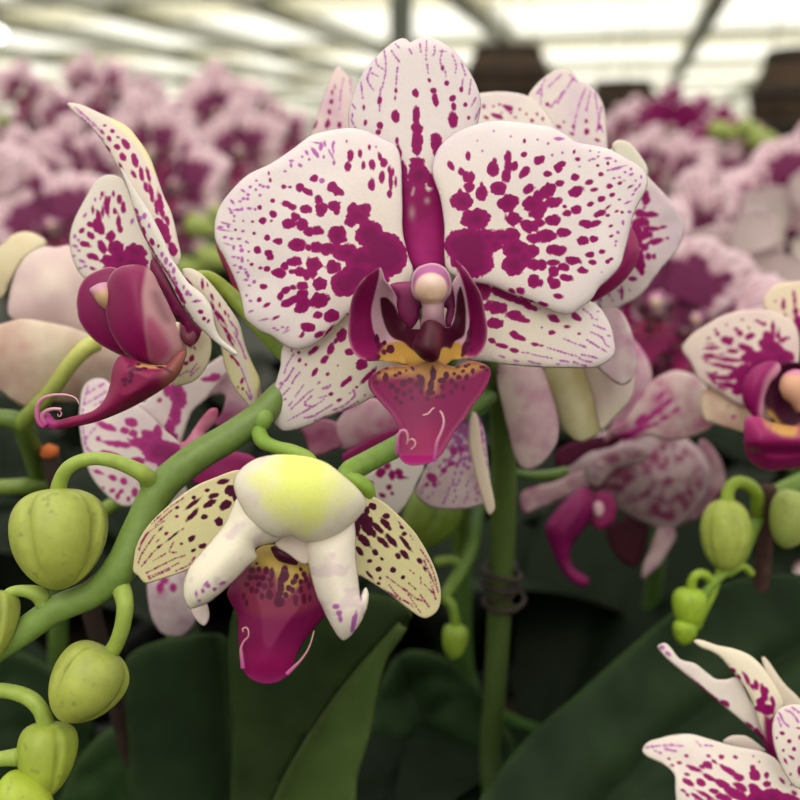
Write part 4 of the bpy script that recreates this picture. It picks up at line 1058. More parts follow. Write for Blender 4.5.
tube('pedicel', front, [(372, 500, .178, 5), (366, 488, .177, 8), (356, 481, .177, 8), (347, 478, .178, 6)], (128, 160, 56), (128, 160, 56))
# bud stalks and buds
def budpart(stalk, b, t, w, d, **k):
    e = empty('bud', u1(b[0], b[1], d), front)
    V, Fc = bud_geo(b, t, w, d, **{q: k[q] for q in k if q in ('db', 'lobes', 'phase', 'groove', 'pw', 'flat')})
    n = len(V); f = np.linspace(0, 1, n)[:, None]
    C = lin(k.get('c0', (156, 166, 82))) * (1 - f) + lin(k.get('c1', (174, 182, 78))) * f
    mesh('bud_body', V, Fc, M['bud'], e, {'col': C})
    if stalk:
        tube('pedicel', e, stalk, (152, 172, 78), (148, 168, 74), seg=16)
    return e
budpart([(152, 492, .188, 9), (150, 483, .1845, 9.5), (143, 474, .181, 8.6), (125, 465, .180, 7.6), (104, 459, .179, 7), (84, 460, .179, 6.8), (68, 468, .179, 7), (60, 482, .180, 7.4), (57, 499, .181, 8.5)], (60, 489), (58, 590), 90, .182, phase=1.25, db=-.004, groove=.13, pw=.74, lobes=4)
budpart([(114, 570, .187, 9), (121, 588, .1825, 9.6), (125, 605, .180, 8.5), (122, 628, .180, 8), (114, 648, .181, 8), (103, 662, .182, 9)], (110, 650), (60, 720), 72, .181, phase=1.9, db=-.004, groove=.11, pw=.72)
budpart([(44, 612, .183, 6), (40, 596, .182, 8.5), (24, 591, .181, 6), (10, 593, .181, 5.6), (2, 604, .181, 6)], (0, 590), (-14, 664), 44, .181, phase=1.2, db=-.003)
budpart([(-40, 700, .184, 7), (-12, 691, .182, 7.5), (12, 692, .181, 7.5), (32, 700, .180, 8), (43, 715, .180, 8), (47, 735, .181, 9)], (50, 722), (42, 800), 56, .181, phase=1.3, db=-.003, c0=(150, 166, 66), c1=(164, 178, 62))
budpart([(-30, 764, .179, 7), (0, 759, .178, 7.5), (18, 757, .1775, 9)], (-4, 792), (52, 812), 56, .175, phase=.4, c0=(156, 176, 58), c1=(172, 186, 60), groove=.02)

# little sheathing bracts at the nodes of the spike
for bx0, by0, bx1, by1, bw, bd in ((157, 496, 143, 474, 19, .1838), (109, 574, 124, 596, 19, .1825), (50, 617, 38, 596, 15, .1822), (268, 410, 258, 432, 18, .188)):
    V, Fc = bud_geo((bx0, by0), (bx1, by1), bw, bd, groove=0, n=14, seg=20, pw=.9)
    mesh('bract', V, Fc, M['stem'], front, {'col': np.tile(lin((122, 150, 66)), (len(V), 1))})

# ---- leaves
def leafpatch(parent, outl, dep, d0, c0=(40, 62, 34), c1=(52, 78, 40), mid=None, h=6, name='leaf', thick=.0018, edge=(70, 92, 50), dk=.5):
    def cf(P, ed):
        lo, hi = P[:, 1].min(), P[:, 1].max()
        C = mix(np.tile(lin(c0), (len(P), 1)), lin(c1), np.clip(.5 + .5 * wob(P, 130, 4), 0, 1))
        C = mix(C, lin(edge), .8 * np.exp(-ed / 3.0))
        if mid is not None:
            C = mix(C, lin(c0) * .7, .7 * np.exp(-(line_dist(P, mid) / 5) ** 2))
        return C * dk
    def df(P, ed):
        d = dep(P, ed) if callable(dep) else np.full(len(P), dep)
        if mid is not None:
            d = d + .004 * np.exp(-(line_dist(P, mid) / 14) ** 2)
        return d
    return patch(name, parent, outl, df, cf, None, h, M['leaf'], d0=d0, back=(40, 58, 34), thick=thick)
leafpatch(front, [(232, 830), (232, 740), (228, 660), (232, 615), (250, 585), (300, 575), (360, 590), (400, 600), (412, 611), (402, 628), (372, 650), (335, 695), (298, 750), (272, 800), (265, 830)], lambda P, ed: .002 * wob(P, 200, 2) + .00006 * (P[:, 0] - 320), .225, (48, 64, 36), (62, 80, 42))
leafpatch(front, [(412, 610), (404, 634), (388, 658), (378, 690), (370, 735), (358, 775), (345, 830), (262, 830), (275, 795), (300, 748), (338, 692), (374, 648)], lambda P, ed: .004 - .0002 * (P[:, 0] - 330) * .3, .226, (82, 104, 54), (92, 116, 60), edge=(110, 132, 74))
leafpatch(front, [(138, 830), (128, 740), (122, 672), (132, 652), (160, 640), (200, 633), (222, 634), (232, 650), (230, 690), (238, 760), (244, 830)], lambda P, ed: .003 * ((P[:, 0] - 180) / 50) ** 2, .25, (40, 58, 36), (50, 70, 42), mid=[(214, 640), (222, 700), (230, 830)])
leafpatch(front, [(60, 830), (70, 775), (92, 742), (120, 722), (150, 716), (165, 740), (170, 830)], lambda P, ed: .002 * wob(P, 90, 8), .27, (44, 68, 36), (54, 80, 42))
leafpatch(front, [(-40, 830), (-40, 660), (0, 648), (40, 660), (78, 690), (95, 730), (80, 770), (70, 830)], lambda P, ed: .003 * wob(P, 110, 5), .29, (40, 58, 36), (46, 66, 40))
leafpatch(front, [(330, 840), (360, 740), (388, 668), (410, 650), (450, 660), (490, 700), (520, 760), (530, 840)], lambda P, ed: .004 * wob(P, 110, 5), .31, (36, 56, 32), (44, 66, 36), mid=[(400, 655), (430, 740), (440, 830)])
# dark wire tie round the spike
def ring_pts(x, y, d, r, tilt, rad):
    c = u1(x, y, d)
    V = []
    for i in range(29):
        a = 2 * math.pi * i / 28
        p = c + RT * math.cos(a) * r + np.array((0, 1, 0)) * math.sin(a) * r + np.array((0, 0, 1)) * math.sin(a + 1) * tilt
        V.append((p[0], p[1], p[2], rad))
    return V
gs = []
for k, (y, rr, tl) in enumerate(((566, 15, .001), (573, 19, -.0012), (579, 16, .0012), (585, 18, -.001), (590, 15, .0016), (600, 20, .001), (606, 16, -.0012))):
    V, Fc, t = tube_geo(ring_pts(500 + (k % 3) * 2, y, .271, rr * .271 / F, tl, .00075), 8, .004, None)
    gs.append((V, Fc, t))
V, Fc, t = merge(gs)
tag(mesh('wire_tie', V, Fc, M['wire'], None), 'brown wire tie wound round the dark green spike below the large bloom', 'wire tie')

# ================================================================== the near neighbours
# ---- pale bloom seen from behind, at the left
Pl = thing('orchid_plant', 'orchid plant at the left edge whose pale bloom turns its back, behind the sideways bloom', 'orchid', (-.11, .27, BENCH))
f = flower(Pl, u1(90, 340, .24))
DL = .232
def c_pale(c, blush, n=70, k=.6, seed=3):
    def fn(P, ed):
        C = np.tile(lin(c), (len(P), 1))
        return mix(C, lin(blush), np.clip(k * (.5 + .6 * wob(P, n, seed)), 0, .85))
    return fn
patch('petal', f, [(0, 246), (-20, 255), (-22, 285), (0, 300), (12, 280), (26, 258), (47, 243), (31, 232), (14, 234)], relief(20, 270, off=.006, cup=.003, R=40), c_pale((228, 216, 190), (220, 200, 160)), None, 3, d0=DL, back='same')
patch('petal', f, [(10, 318), (9, 296), (15, 274), (26, 256), (43, 246.5), (56, 247), (72, 246), (90, 262), (100, 300), (98, 336), (80, 345), (40, 335)], lambda P, ed: -.006 * np.clip(ed / 45, 0, 1) ** .7, c_pale((234, 216, 208), (214, 178, 190), 60), sp(0, 230, 4.21, [(95, 180, 22, 20)], 3)[:0], 3, d0=DL, back='same')
patch('lateral_sepal', f, [(-20, 330), (0, 324), (24, 318.5), (59, 324), (80, 330), (94, 340), (82, 356), (60, 385), (45, 400), (31, 408), (14, 402), (-5, 387), (-22, 370)], lambda P, ed: -.008 + .00004 * (P[:, 1] - 340) - .004 * np.clip(ed / 35, 0, 1) ** .7, c_pale((224, 208, 190), (190, 146, 140), 50, .7, 6), None, 3, d0=DL, back='same')
patch('lateral_sepal', f, [(86, 340), (110, 338), (124, 350), (116, 380), (92, 400), (60, 402), (44, 396), (62, 376)], lambda P, ed: .002 - .003 * np.clip(ed / 25, 0, 1), c_pale((222, 204, 192), (190, 150, 146), 40, .7, 7), None, 3, d0=DL, back='same')
tube('pedicel', f, [(96, 343, .224, 9), (84, 350, .222, 8.5), (70, 365, .222, 8), (52, 390, .224, 8), (36, 408, .226, 8.5), (22, 424, .23, 9)], (196, 196, 110), (120, 140, 54))
tube('flower_spike', Pl, [(60, 720, .31, 9), (58, 620, .30, 9), (56, 540, .285, 9), (48, 500, .265, 9.5), (38, 470, .25, 10), (28, 440, .236, 10), (18, 422, .23, 10), (-10, 418, .23, 9), (-40, 420, .23, 8)], (60, 86, 40), (96, 118, 50))
tube('pedicel', Pl, [(44, 484, .256, 9), (30, 486, .248, 8.5), (10, 487, .246, 8), (-30, 489, .246, 8)], (92, 118, 50), (124, 138, 54))
# orange-topped stake
LT, LQ = u1(50, 458, .24), u1(134, 770, .272)
LB = LT + (LQ - LT) * (BENCH - LT[2]) / (LQ[2] - LT[2])
st = thing('plant_stake', 'thin brown stake with an orange cut end behind the big green bud', 'stake', tuple(LB))
x0, y0, z0 = u1(50, 458, .24)
bx, by = WL[st.name][0], WL[st.name][1]
V, Fc, t = tube_geo([(bx, by, BENCH + .001, .0026), ((bx + x0) / 2, (by + y0) / 2, (BENCH + z0) / 2, .0026), (x0, y0, z0, .0025)], 12, .004, None)
mesh('stick', V, Fc, M['stake'], st)
V, Fc, t = tube_geo([(x0, y0, z0 + .0009, .0024), (x0, y0, z0 + .0026, .0025)], 12, .002, None)
mesh('cut_end', V, Fc, M['cut_end'], st)

# ---- bloom behind the spike, lower left
Pb = thing('orchid_plant', 'orchid plant whose spotted bloom opens right behind the spike, above the big green bud', 'orchid', (-.04, .345, BENCH))
f = flower(Pb, u1(180, 450, .22))
DB = .214
wh2 = c_pale((232, 220, 220), (218, 190, 208), 50, .5, 4)
b1 = [(80, 402), (83, 387), (92.5, 379), (106, 380), (120, 395), (130, 400), (146, 412), (165, 430), (182, 446), (180, 462), (170, 480), (150, 498), (137.5, 503.5), (124, 507), (106, 495), (90, 474), (82, 445), (79, 422)]
s_b1 = (sp(70, 355, 4.444, [(160, 315, 48, 15, 20), (275, 300, 30, 22, 20), (245, 335, 20, 14), (285, 350, 20, 18), (128, 372, 11, 11), (215, 395, 60, 14, 8), (180, 440, 45, 12, 15), (330, 400, 70, 28, 20), (300, 470, 40, 20, 5), (350, 360, 40, 26, 40), (400, 430, 80, 60), (440, 480, 60, 40), (390, 350, 20, 40), (195, 545, 22, 12, 25), (240, 560, 22, 14, 30), (290, 610, 14, 18), (190, 600, 14, 10), (215, 625, 10, 16, 20), (262, 638, 9, 11), (230, 605, 10, 10), (150, 590, 8, 6), (330, 520, 60, 30, 30), (130, 520, 26, 8, 20), (440, 440, 70, 60)])
        + dots(70, 355, 4.444, [[(150, 130), (80, 170)], [(170, 160), (70, 220)], [(165, 200), (100, 230)], [(80, 150), (60, 240), (60, 330), (80, 420)], [(110, 330), (70, 390), (120, 460)], [(120, 280), (75, 300)]], r=1.2, gap=4, seed=15))
s_b1 = [s[:5] + (3 if s[5] == 0 else 1,) for s in s_b1]
patch('petal', f, b1, relief(175, 450, cup=.006, R=110, off=0), wh2, s_b1, 2, d0=DB)
b2 = [(118, 396), (144, 402), (150, 385), (169, 381), (186, 376), (205, 366), (225, 355), (232, 365), (214, 389), (205, 400), (191.5, 413), (180, 445), (176, 448), (164, 432), (140, 415)]
s_b2 = sp(70, 355, 4.444, [(480, 180, 40, 70, -10), (470, 260, 26, 60), (445, 320, 24, 50), (465, 380, 20, 40), (435, 160, 20, 30), (398, 202, 12, 12), (640, 100, 40, 18, -20), (600, 110, 20, 10)], 3)
patch('dorsal_sepal', f, b2, relief(180, 440, cup=.004, R=90, off=.003), wh2, s_b2, 2, d0=DB)
b3 = [(205, 400), (214, 389), (230, 365), (250, 366), (262, 395), (268, 425), (240, 430), (215, 425), (222, 412), (225, 396), (214, 395)]
patch('petal', f, b3, relief(180, 440, cup=.004, R=90, off=.006), c_pale((206, 170, 190), (150, 40, 110), 40, .9, 9), None, 2, d0=DB)
b4 = [(180, 444), (186, 440), (200, 420), (210, 409), (218, 409.5), (216, 421), (205, 436), (222, 444), (214, 452), (195, 462), (182, 462)]
patch('lip_side_lobe', f, b4, lambda P, ed: -.006 - .003 * np.clip(ed / 6, 0, 1), c_pale((196, 70, 130), (222, 160, 180), 30, .7, 5), None, 2, M['lip'], d0=DB, back='same', thick=.0008)
b5 = [(178, 452), (196, 446), (220, 450), (250, 455), (262, 470), (248, 490), (215, 492), (190, 480), (176, 468)]
patch('lip_mid_lobe', f, b5, lambda P, ed: -.004, c_pale((158, 26, 104), (176, 60, 130), 40, .6, 5), None, 2.5, M['lip'], d0=DB, back='same', thick=.0008)
b6 = [(146, 570), (150, 560), (180, 566), (196, 590), (200, 612), (186, 634), (174, 637), (160, 632), (150, 612)]
patch('lateral_sepal', f, b6, relief(170, 590, off=.012, cup=.003, R=40), c_pale((222, 206, 212), (190, 150, 176), 22, .7, 5), sp(120, 430, 2.353, [(95, 370, 8, 14), (105, 355, 10, 8), (125, 370, 8, 10)], 3), 2.5, d0=DB)
b7 = [(176, 470), (190, 500), (196, 540), (190, 575), (166, 585), (150, 570), (148, 520), (160, 485)]
patch('lateral_sepal', f, b7, relief(170, 530, off=.014, cup=.003, R=60), wh2, None, 3, d0=DB)
tube('flower_spike', Pb, [(172, 700, .30, 7), (185, 600, .285, 7), (200, 520, .262, 7), (212, 470, .238, 7), (200, 445, .226, 6.5), (186, 450, .220, 6)], (60, 86, 40), (120, 140, 60))
tube('pedicel', Pb, [(195, 545, .268, 6), (160, 520, .256, 6), (125, 500, .245, 6.5), (104, 510, .24, 7)], (80, 110, 46), (116, 140, 52))

# ---- blooms just behind the large one
Pu = thing('orchid_plant', 'orchid plant hidden behind the large bloom, its petals and nodding blooms showing around it', 'orchid', (0.06, .315, BENCH))
f = flower(Pu, u1(560, 215, .22), 'bloom half hidden behind the large bloom, upper right')
DU = .210
wh3 = c_pale((228, 216, 212), (208, 180, 206), 60, .55, 4)
u_d = [(524, 112), (529, 94), (542, 79), (556, 70), (566, 69), (573, 72.5), (579, 80), (588, 84), (596, 91), (604, 107), (607, 135), (606, 165), (585, 200), (560, 205), (535, 170), (526, 140)]
s_ud = sp(470, 60, 3.2, [(247, 143, 6, 7), (372, 230, 9, 11), (372, 197, 6, 7), (408, 258, 10, 5, 20), (325, 238, 9, 5, 20), (285, 215, 9, 5, 20), (412, 215, 5, 7), (330, 215, 4, 6), (300, 200, 4, 5)]) + dots(470, 60, 3.2, [[(240, 60), (215, 110)], [(290, 50), (250, 90)], [(330, 60), (280, 140)], [(300, 100), (260, 150)], [(370, 90), (350, 140), (335, 200), (330, 240)], [(400, 110), (410, 180), (425, 240)], [(420, 150), (405, 230)], [(340, 70), (320, 50)], [(230, 90), (225, 150)], [(385, 100), (370, 170)]], r=.9, gap=2.6, seed=16)
patch('dorsal_sepal', f, u_d, relief(568, 200, cup=.004, R=120, off=.003), wh3, s_ud, 2, d0=DU)
u_l = [(470, 120), (474, 98), (479, 93.5), (498, 91.5), (517, 93), (530, 97), (540, 104), (551, 119), (566, 150), (575, 200), (555, 215), (510, 190), (480, 160)]
patch('petal', f, u_l, relief(565, 210, cup=.006, R=130, off=0), wh3, sp(470, 60, 3.2, [(45, 150, 6, 8), (52, 186, 10, 5, 30), (88, 182, 18, 8, 22), (125, 156, 12, 10, 20), (112, 150, 6, 5), (95, 145, 5, 4), (145, 186, 6, 4), (198, 195, 6, 6), (233, 190, 5, 8), (130, 172, 5, 4), (160, 160, 4, 4), (102, 170, 4, 3), (215, 175, 4, 5), (75, 150, 4, 4), (180, 175, 4, 4)]), 2, d0=DU)
u_r = [(590, 200), (600, 165), (612, 148), (621, 143), (629, 147), (635.6, 154), (648, 176), (662, 191), (672, 203), (684, 222.5), (682, 240), (674, 255), (662, 268), (642, 294), (626, 304), (606, 312), (596, 300), (588, 260)]
s_ur = sp(470, 60, 3.2, [(560, 445, 14, 30), (540, 490, 20, 12), (575, 495, 26, 9), (545, 520, 26, 16), (575, 540, 26, 8), (615, 535, 14, 5, -10), (560, 560, 22, 14), (590, 582, 28, 9, -15), (555, 600, 16, 14), (568, 628, 9, 12), (588, 628, 6, 9), (550, 655, 10, 12), (548, 680, 9, 9), (485, 745, 5, 20), (520, 700, 14, 8), (540, 640, 20, 40), (530, 560, 20, 60), (630, 570, 6, 4)])
patch('petal', f, u_r, relief(575, 215, cup=.006, R=120, off=-.001, wave=.001), wh3, s_ur + veins(u_r, (570, 215), 33, .3, 2.5, 10)[-40:], 2, d0=DU)
u_x = [(612, 146), (618, 140), (628, 142), (638, 152), (648, 170), (640, 182), (622, 170)]
patch('lateral_sepal', f, u_x, relief(625, 160, off=-.004), pale((226, 220, 208)), None, 2, d0=DU, back='same')
u_lip = [(627, 226), (633, 230), (637, 238), (639.5, 250), (637, 262), (630, 274), (622, 283), (609, 293), (592, 302), (580, 296), (576, 270), (596, 240)]
patch('lip_side_lobe', f, u_lip, lambda P, ed: -.009 - .003 * np.clip(ed / 10, 0, 1), lambda P, ed: mix(np.tile(lin((148, 20, 92)), (len(P), 1)), lin((166, 60, 100)), .7 * np.exp(-ed / 1.2)), None, 2, M['lip'], d0=DU, back='same', thick=.0008)
u_s = [(580, 300), (606, 306), (622, 312), (634, 340), (636, 372), (620, 385), (590, 360), (575, 330)]
patch('lateral_sepal', f, u_s, relief(590, 310, cup=.004, R=80, off=.004), c_pale((226, 212, 210), (190, 130, 170), 30, .7, 4), None, 2.5, d0=DU)
# nodding bloom under the right sepal
f2 = flower(Pu, u1(575, 370, .235), 'nodding bloom below the large bloom, seen from outside')
n1 = [(497, 340), (520, 352), (540.5, 366), (552, 394), (559, 421), (557.5, 441), (550, 455), (540.5, 465), (527, 470.5), (517, 462), (510, 440), (503, 410), (496, 375)]
patch('lateral_sepal', f2, n1, lambda P, ed: -.004 * np.clip(ed / 18, 0, 1) ** .7, c_pale((226, 204, 204), (196, 146, 172), 30, .8, 14), None, 2.5, d0=.226, back='same')
n2 = [(540, 340), (544, 372), (554, 402), (564, 430), (578, 441.5), (592, 438), (600, 430), (598, 400), (586, 360), (566, 335)]
patch('lateral_sepal', f2, n2, lambda P, ed: .002 - .004 * np.clip(ed / 18, 0, 1) ** .7, c_pale((206, 198, 146), (226, 218, 186), 34, .9, 3), None, 2.5, d0=.230, back='same')
n3 = [(566, 330), (580, 360), (592, 395), (600, 429), (612, 421), (632, 398), (636, 374), (628, 350), (612, 330), (588, 322)]
patch('petal', f2, n3, lambda P, ed: -.002 - .005 * np.clip(ed / 22, 0, 1) ** .7, c_pale((232, 220, 204), (216, 188, 196), 50, .6, 5), None, 2.5, d0=.230, back='same')
# petals hanging below the lip
f3 = flower(Pu, u1(460, 430, .235), 'pale bloom hanging behind the large lip, beside the spike')
h1 = [(415.5, 494), (420, 480), (427, 466), (441.6, 440), (463, 420), (474, 410), (484, 430), (489, 470), (492, 500), (482, 505), (463, 509.5), (444, 509.5), (428, 506)]
patch('petal', f3, h1, relief(455, 465, cup=.004, R=60), c_pale((226, 210, 212), (204, 166, 186), 26, .7, 6), sp(330, 380, 4.21, [(430, 410, 26, 18, 30), (480, 380, 14, 12), (510, 350, 16, 12), (520, 300, 18, 20), (440, 440, 12, 10), (550, 290, 16, 14), (410, 440, 8, 10)], 3) + veins(h1, (475, 415), 35, .1, 2.4, 9, c=1), 2.2, d0=.218)
h2 = [(472, 412), (478, 418), (483, 450), (490, 480), (495, 507), (489, 515), (482, 500), (474, 470), (468, 440)]
patch('lateral_sepal', f3, h2, relief(480, 460, off=-.003, cup=.002, R=60), pale((226, 208, 192)), None, 2.2, d0=.216, back='same')
h3 = [(352, 470), (362, 477), (380, 466), (396.5, 455), (415, 450), (424, 466), (418, 480), (411, 495), (397, 514), (380, 508), (362, 490)]
patch('petal', f3, h3, relief(390, 480, cup=.004, R=50, off=-.002), pale((228, 218, 216)), sp(330, 380, 4.21, [(215, 390, 22, 24), (260, 400, 18, 22), (290, 390, 18, 18), (170, 440, 14, 18), (220, 485, 14, 10, 20), (250, 450, 12, 12), (300, 410, 26, 8), (240, 360, 16, 14), (200, 350, 20, 20), (262, 475, 8, 8), (170, 480, 8, 10)]), 2.2, d0=.216)
h4 = [(325, 440), (335, 425), (350, 405), (366, 398), (385, 402), (398, 420), (394, 434), (372, 442), (345, 450)]
patch('petal', f3, h4, relief(365, 425, cup=.004, R=40, off=.004), c_pale((226, 190, 204), (204, 90, 160), 30, .9, 6), None, 2.5, d0=.222)
h5 = [(342, 456), (360, 444), (384, 432), (402, 428), (410, 440), (398, 455), (372, 466), (352, 470)]
patch('lip_mid_lobe', f3, h5, relief(375, 448, off=.003), pale((148, 24, 98)), None, 2.5, M['lip'], d0=.222, back='same')
h6 = [(306, 440), (300, 425), (320, 418), (348, 428), (352, 440), (330, 452), (312, 456)]
patch('lateral_sepal', f3, h6, relief(330, 435, off=.006), c_pale((196, 130, 160), (150, 50, 110), 30, .8, 6), None, 2.5, d0=.222)
# sepal tip peeping over the left petal and petal rim at its lower left
f4 = flower(Pu, u1(330, 200, .23), 'bloom hidden behind the left petal, one sepal tip showing')
k1 = [(311, 140), (316, 118), (325, 92), (332, 74), (338.5, 66.5), (345, 72), (352, 80), (356, 100), (354, 140), (344, 190), (326, 200), (312, 175)]
patch('dorsal_sepal', f4, k1, relief(335, 160, cup=.004, R=90), c_pale((226, 206, 206), (206, 168, 190), 30, .6, 3), sp(200, 20, 3.333, [(425, 348, 7, 16, 10), (432, 308, 6, 9), (437, 275, 7, 9), (465, 352, 7, 9), (385, 350, 5, 14, 20), (440, 245, 4, 8), (450, 225, 3, 7)]) + dots(200, 20, 3.333, [[(480, 190), (470, 240), (465, 300)], [(500, 200), (505, 260)]], r=.8, gap=3, seed=18), 2, d0=.212)
k2 = [(216, 244), (220, 258), (228, 275), (238, 300), (246, 318), (252, 300), (250, 260), (238, 235), (222, 232)]
patch('lip_side_lobe', f4, k2, relief(235, 270, off=-.006), pale((150, 44, 86)), None, 2, M['lip'], d0=.212, back='same', thick=.0008)
k3 = [(240, 190), (300, 170), (340, 180), (345, 220), (330, 260), (280, 280), (245, 270), (236, 230)]
patch('petal', f4, k3, relief(300, 225, cup=.004, R=70, off=.004), wh3, veins(k3, (335, 225), 36, .4, 5, 8), 3, d0=.216)
tube('flower_spike', Pu, [(470, 800, .33, 9), (472, 690, .325, 9), (462, 560, .31, 9), (452, 440, .29, 9), (450, 340, .262, 8), (470, 250, .238, 7), (520, 215, .226, 6), (568, 212, .215, 6)], (50, 80, 36), (100, 130, 56))
tube('pedicel', Pu, [(452, 440, .29, 7), (475, 395, .262, 7), (520, 350, .242, 6.5), (560, 335, .233, 7)], (80, 110, 46), (140, 150, 70))
tube('pedicel', Pu, [(453, 400, .282, 7), (462, 400, .26, 7), (468, 408, .24, 6.5), (472, 416, .222, 6)], (80, 110, 46), (130, 150, 70))
tube('pedicel', Pu, [(451, 330, .258, 7), (420, 260, .245, 6), (370, 215, .235, 6), (334, 205, .226, 5)], (80, 110, 46), (130, 150, 70))
eb = empty('bud', u1(440, 500, .27), Pu)
V, Fc = bud_geo((446, 492), (410, 548), 56, .268)
mesh('bud_body', V, Fc, M['bud'], eb, {'col': np.tile(lin((104, 124, 44)), (len(V), 1))})
tube('pedicel', eb, [(462, 560, .30, 6), (462, 510, .285, 6), (456, 490, .275, 6.5), (444, 494, .268, 7)], (80, 110, 46), (104, 124, 44))
eb = empty('bud', u1(456, 628, .262), Pu)
V, Fc = bud_geo((456, 624), (453, 660), 26, .262, groove=.04)
mesh('bud_body', V, Fc, M['bud'], eb, {'col': np.tile(lin((122, 146, 44)), (len(V), 1))})
tube('pedicel', eb, [(478, 505, .275, 7), (472, 545, .268, 8), (458, 575, .264, 7), (446, 596, .262, 6), (452, 606, .261, 5), (456, 626, .262, 5)], (56, 84, 36), (112, 140, 44))
tube('pedicel', Pu, [(436, 562, .262, 5), (450, 560, .264, 5), (464, 566, .266, 6)], (112, 136, 44), (80, 108, 40))

# ---- open bloom at the right edge
Pr = thing('orchid_plant', 'orchid plant at the right edge with open bloom, small buds and broad dark leaf', 'orchid', (.15, .27, BENCH))
f = flower(Pr, u1(790, 385, .24), 'open bloom cut by the right edge of the picture')
DR = .236
wh4 = c_pale((232, 216, 208), (220, 184, 198), 40, .5, 4)
r_l = [(682, 347), (690.6, 335.6), (706, 325), (725, 314.5), (740.6, 310.6), (756, 309.5), (775, 312), (794, 323), (800, 345), (796, 372), (780, 392), (765, 402), (740, 405), (722, 394), (709, 386), (698, 378), (691, 364), (684, 354)]
s_rl = (sp(675, 270, 6.4, [(335, 455, 45, 30, 20), (415, 405, 22, 20), (480, 425, 35, 20, -20), (390, 380, 16, 10), (555, 345, 30, 12, 30), (520, 325, 12, 8), (625, 380, 16, 45), (600, 425, 48, 30, 30), (690, 450, 36, 14, -30), (660, 420, 12, 40), (240, 500, 55, 12, -3), (370, 520, 40, 14, 5), (220, 545, 40, 10, 5), (240, 560, 60, 8), (350, 575, 80, 14, 5), (330, 620, 110, 14, 12), (300, 690, 90, 14, 2), (350, 740, 90, 18, 10), (450, 500, 50, 24, 20), (500, 560, 80, 44),
                           (620, 500, 100, 60, 30), (460, 640, 60, 40), (420, 700, 40, 60), (680, 560, 80, 60), (270, 410, 16, 14), (240, 665, 30, 8, -20), (400, 775, 40, 30), (560, 620, 100, 90), (400, 670, 60, 26), (225, 472, 26, 7), (205, 580, 16, 6), (300, 540, 20, 6), (215, 440, 14, 8), (260, 385, 12, 8, 20), (330, 350, 9, 7), (430, 320, 10, 7), (360, 440, 14, 10), (470, 370, 9, 12), (215, 660, 18, 7, 20), (250, 715, 24, 7, 20), (300, 760, 30, 9, 20), (580, 345, 8, 10), (650, 420, 8, 26, 10), (720, 440, 14, 8)]))
patch('petal', f, r_l, relief(795, 370, cup=.006, R=110, off=.001), wh4, [s[:5] + (0,) for s in s_rl], 2, d0=DR)
r_d = [(763, 303), (767, 292), (776, 285), (787.5, 282), (805, 281), (825, 285), (836, 300), (836, 330), (822, 360), (808, 380), (798, 380), (790, 350), (780, 328), (768, 316)]
patch('dorsal_sepal', f, r_d, relief(800, 330, cup=.003, R=60, off=.004), c_pale((230, 214, 186), (226, 200, 196), 30, .6, 3), sp(675, 270, 6.4, [(692, 225, 12, 35), (765, 190, 9, 40), (770, 265, 18, 22), (755, 160, 6, 25), (775, 330, 18, 50), (640, 200, 8, 6), (702, 290, 8, 14)]) + [(800, 345, 10, 30, 0, 0), (806, 310, 3, 8, 0, 0), (818, 320, 3, 9, 0, 0)], 2, d0=DR)
r_r = [(806, 330), (830, 314), (860, 316), (890, 340), (895, 375), (870, 400), (840, 402), (812, 395), (800, 370)]
patch('petal', f, r_r, relief(800, 370, cup=.006, R=110, off=.001), wh4, veins(r_r, (800, 375), 41, .5, 4, 6), 3, d0=DR)
r_s = [(706, 388), (722, 392), (742, 404), (764, 404), (775, 412), (765, 425), (748, 433), (730, 429), (712, 423), (704, 420), (700, 402)]
patch('lateral_sepal', f, r_s, relief(765, 410, cup=.004, R=70, off=.004), c_pale((226, 206, 184), (206, 160, 150), 26, .7, 4), sp(675, 360, 6.4, [(375, 362, 14, 12), (420, 260, 30, 12, 20), (340, 300, 8, 8)], 3), 2.2, d0=DR)
r_s2 = [(815, 405), (850, 410), (880, 430), (870, 450), (835, 440), (812, 425)]
patch('lateral_sepal', f, r_s2, relief(815, 410, cup=.004, R=70, off=.004), c_pale((226, 206, 184), (206, 160, 150), 26, .7, 4), None, 3, d0=DR)
r_t = [(768, 372), (778, 364), (795, 362), (812, 366), (822, 382), (822, 410), (812, 424), (798, 432), (784, 430), (772, 418), (765, 402)]
patch('throat', f, r_t, lambda P, ed: -.004 - .002 * np.exp(-ed / 6), lambda P, ed: mix(np.tile(lin((72, 10, 46)), (len(P), 1)), lin((206, 160, 70)), region(P, [(755, 414), (768, 410), (778, 422), (790, 430), (802, 424), (830, 420), (830, 450), (760, 450)], 3)), None, 2, M['lip'], d0=DR, back='same')
r_ll = [(742, 396), (743, 384), (746, 376), (754, 367), (766, 361.5), (777, 362), (781, 369), (777, 376), (770, 384), (765, 398), (764, 412), (760, 422), (751, 414), (745, 406)]
patch('lip_side_lobe', f, r_ll, lambda P, ed: -.010 - .003 * np.clip(ed / 8, 0, 1), lambda P, ed: mix(np.tile(lin((138, 14, 92)), (len(P), 1)), lin((196, 130, 160)), region(P, [(780, 362), (771, 370), (764, 380), (760, 395), (758, 412), (764, 424), (772, 400), (786, 376)], 2.5)), None, 2, M['lip'], d0=DR, back='same', thick=.0008)
r_lr = [(818, 366), (832, 372), (844, 390), (842, 408), (830, 424), (820, 420), (816, 400), (812, 380)]
patch('lip_side_lobe', f, r_lr, lambda P, ed: -.010 - .003 * np.clip(ed / 8, 0, 1), pale((164, 30, 108)), None, 2.5, M['lip'], d0=DR, back='same', thick=.0008)
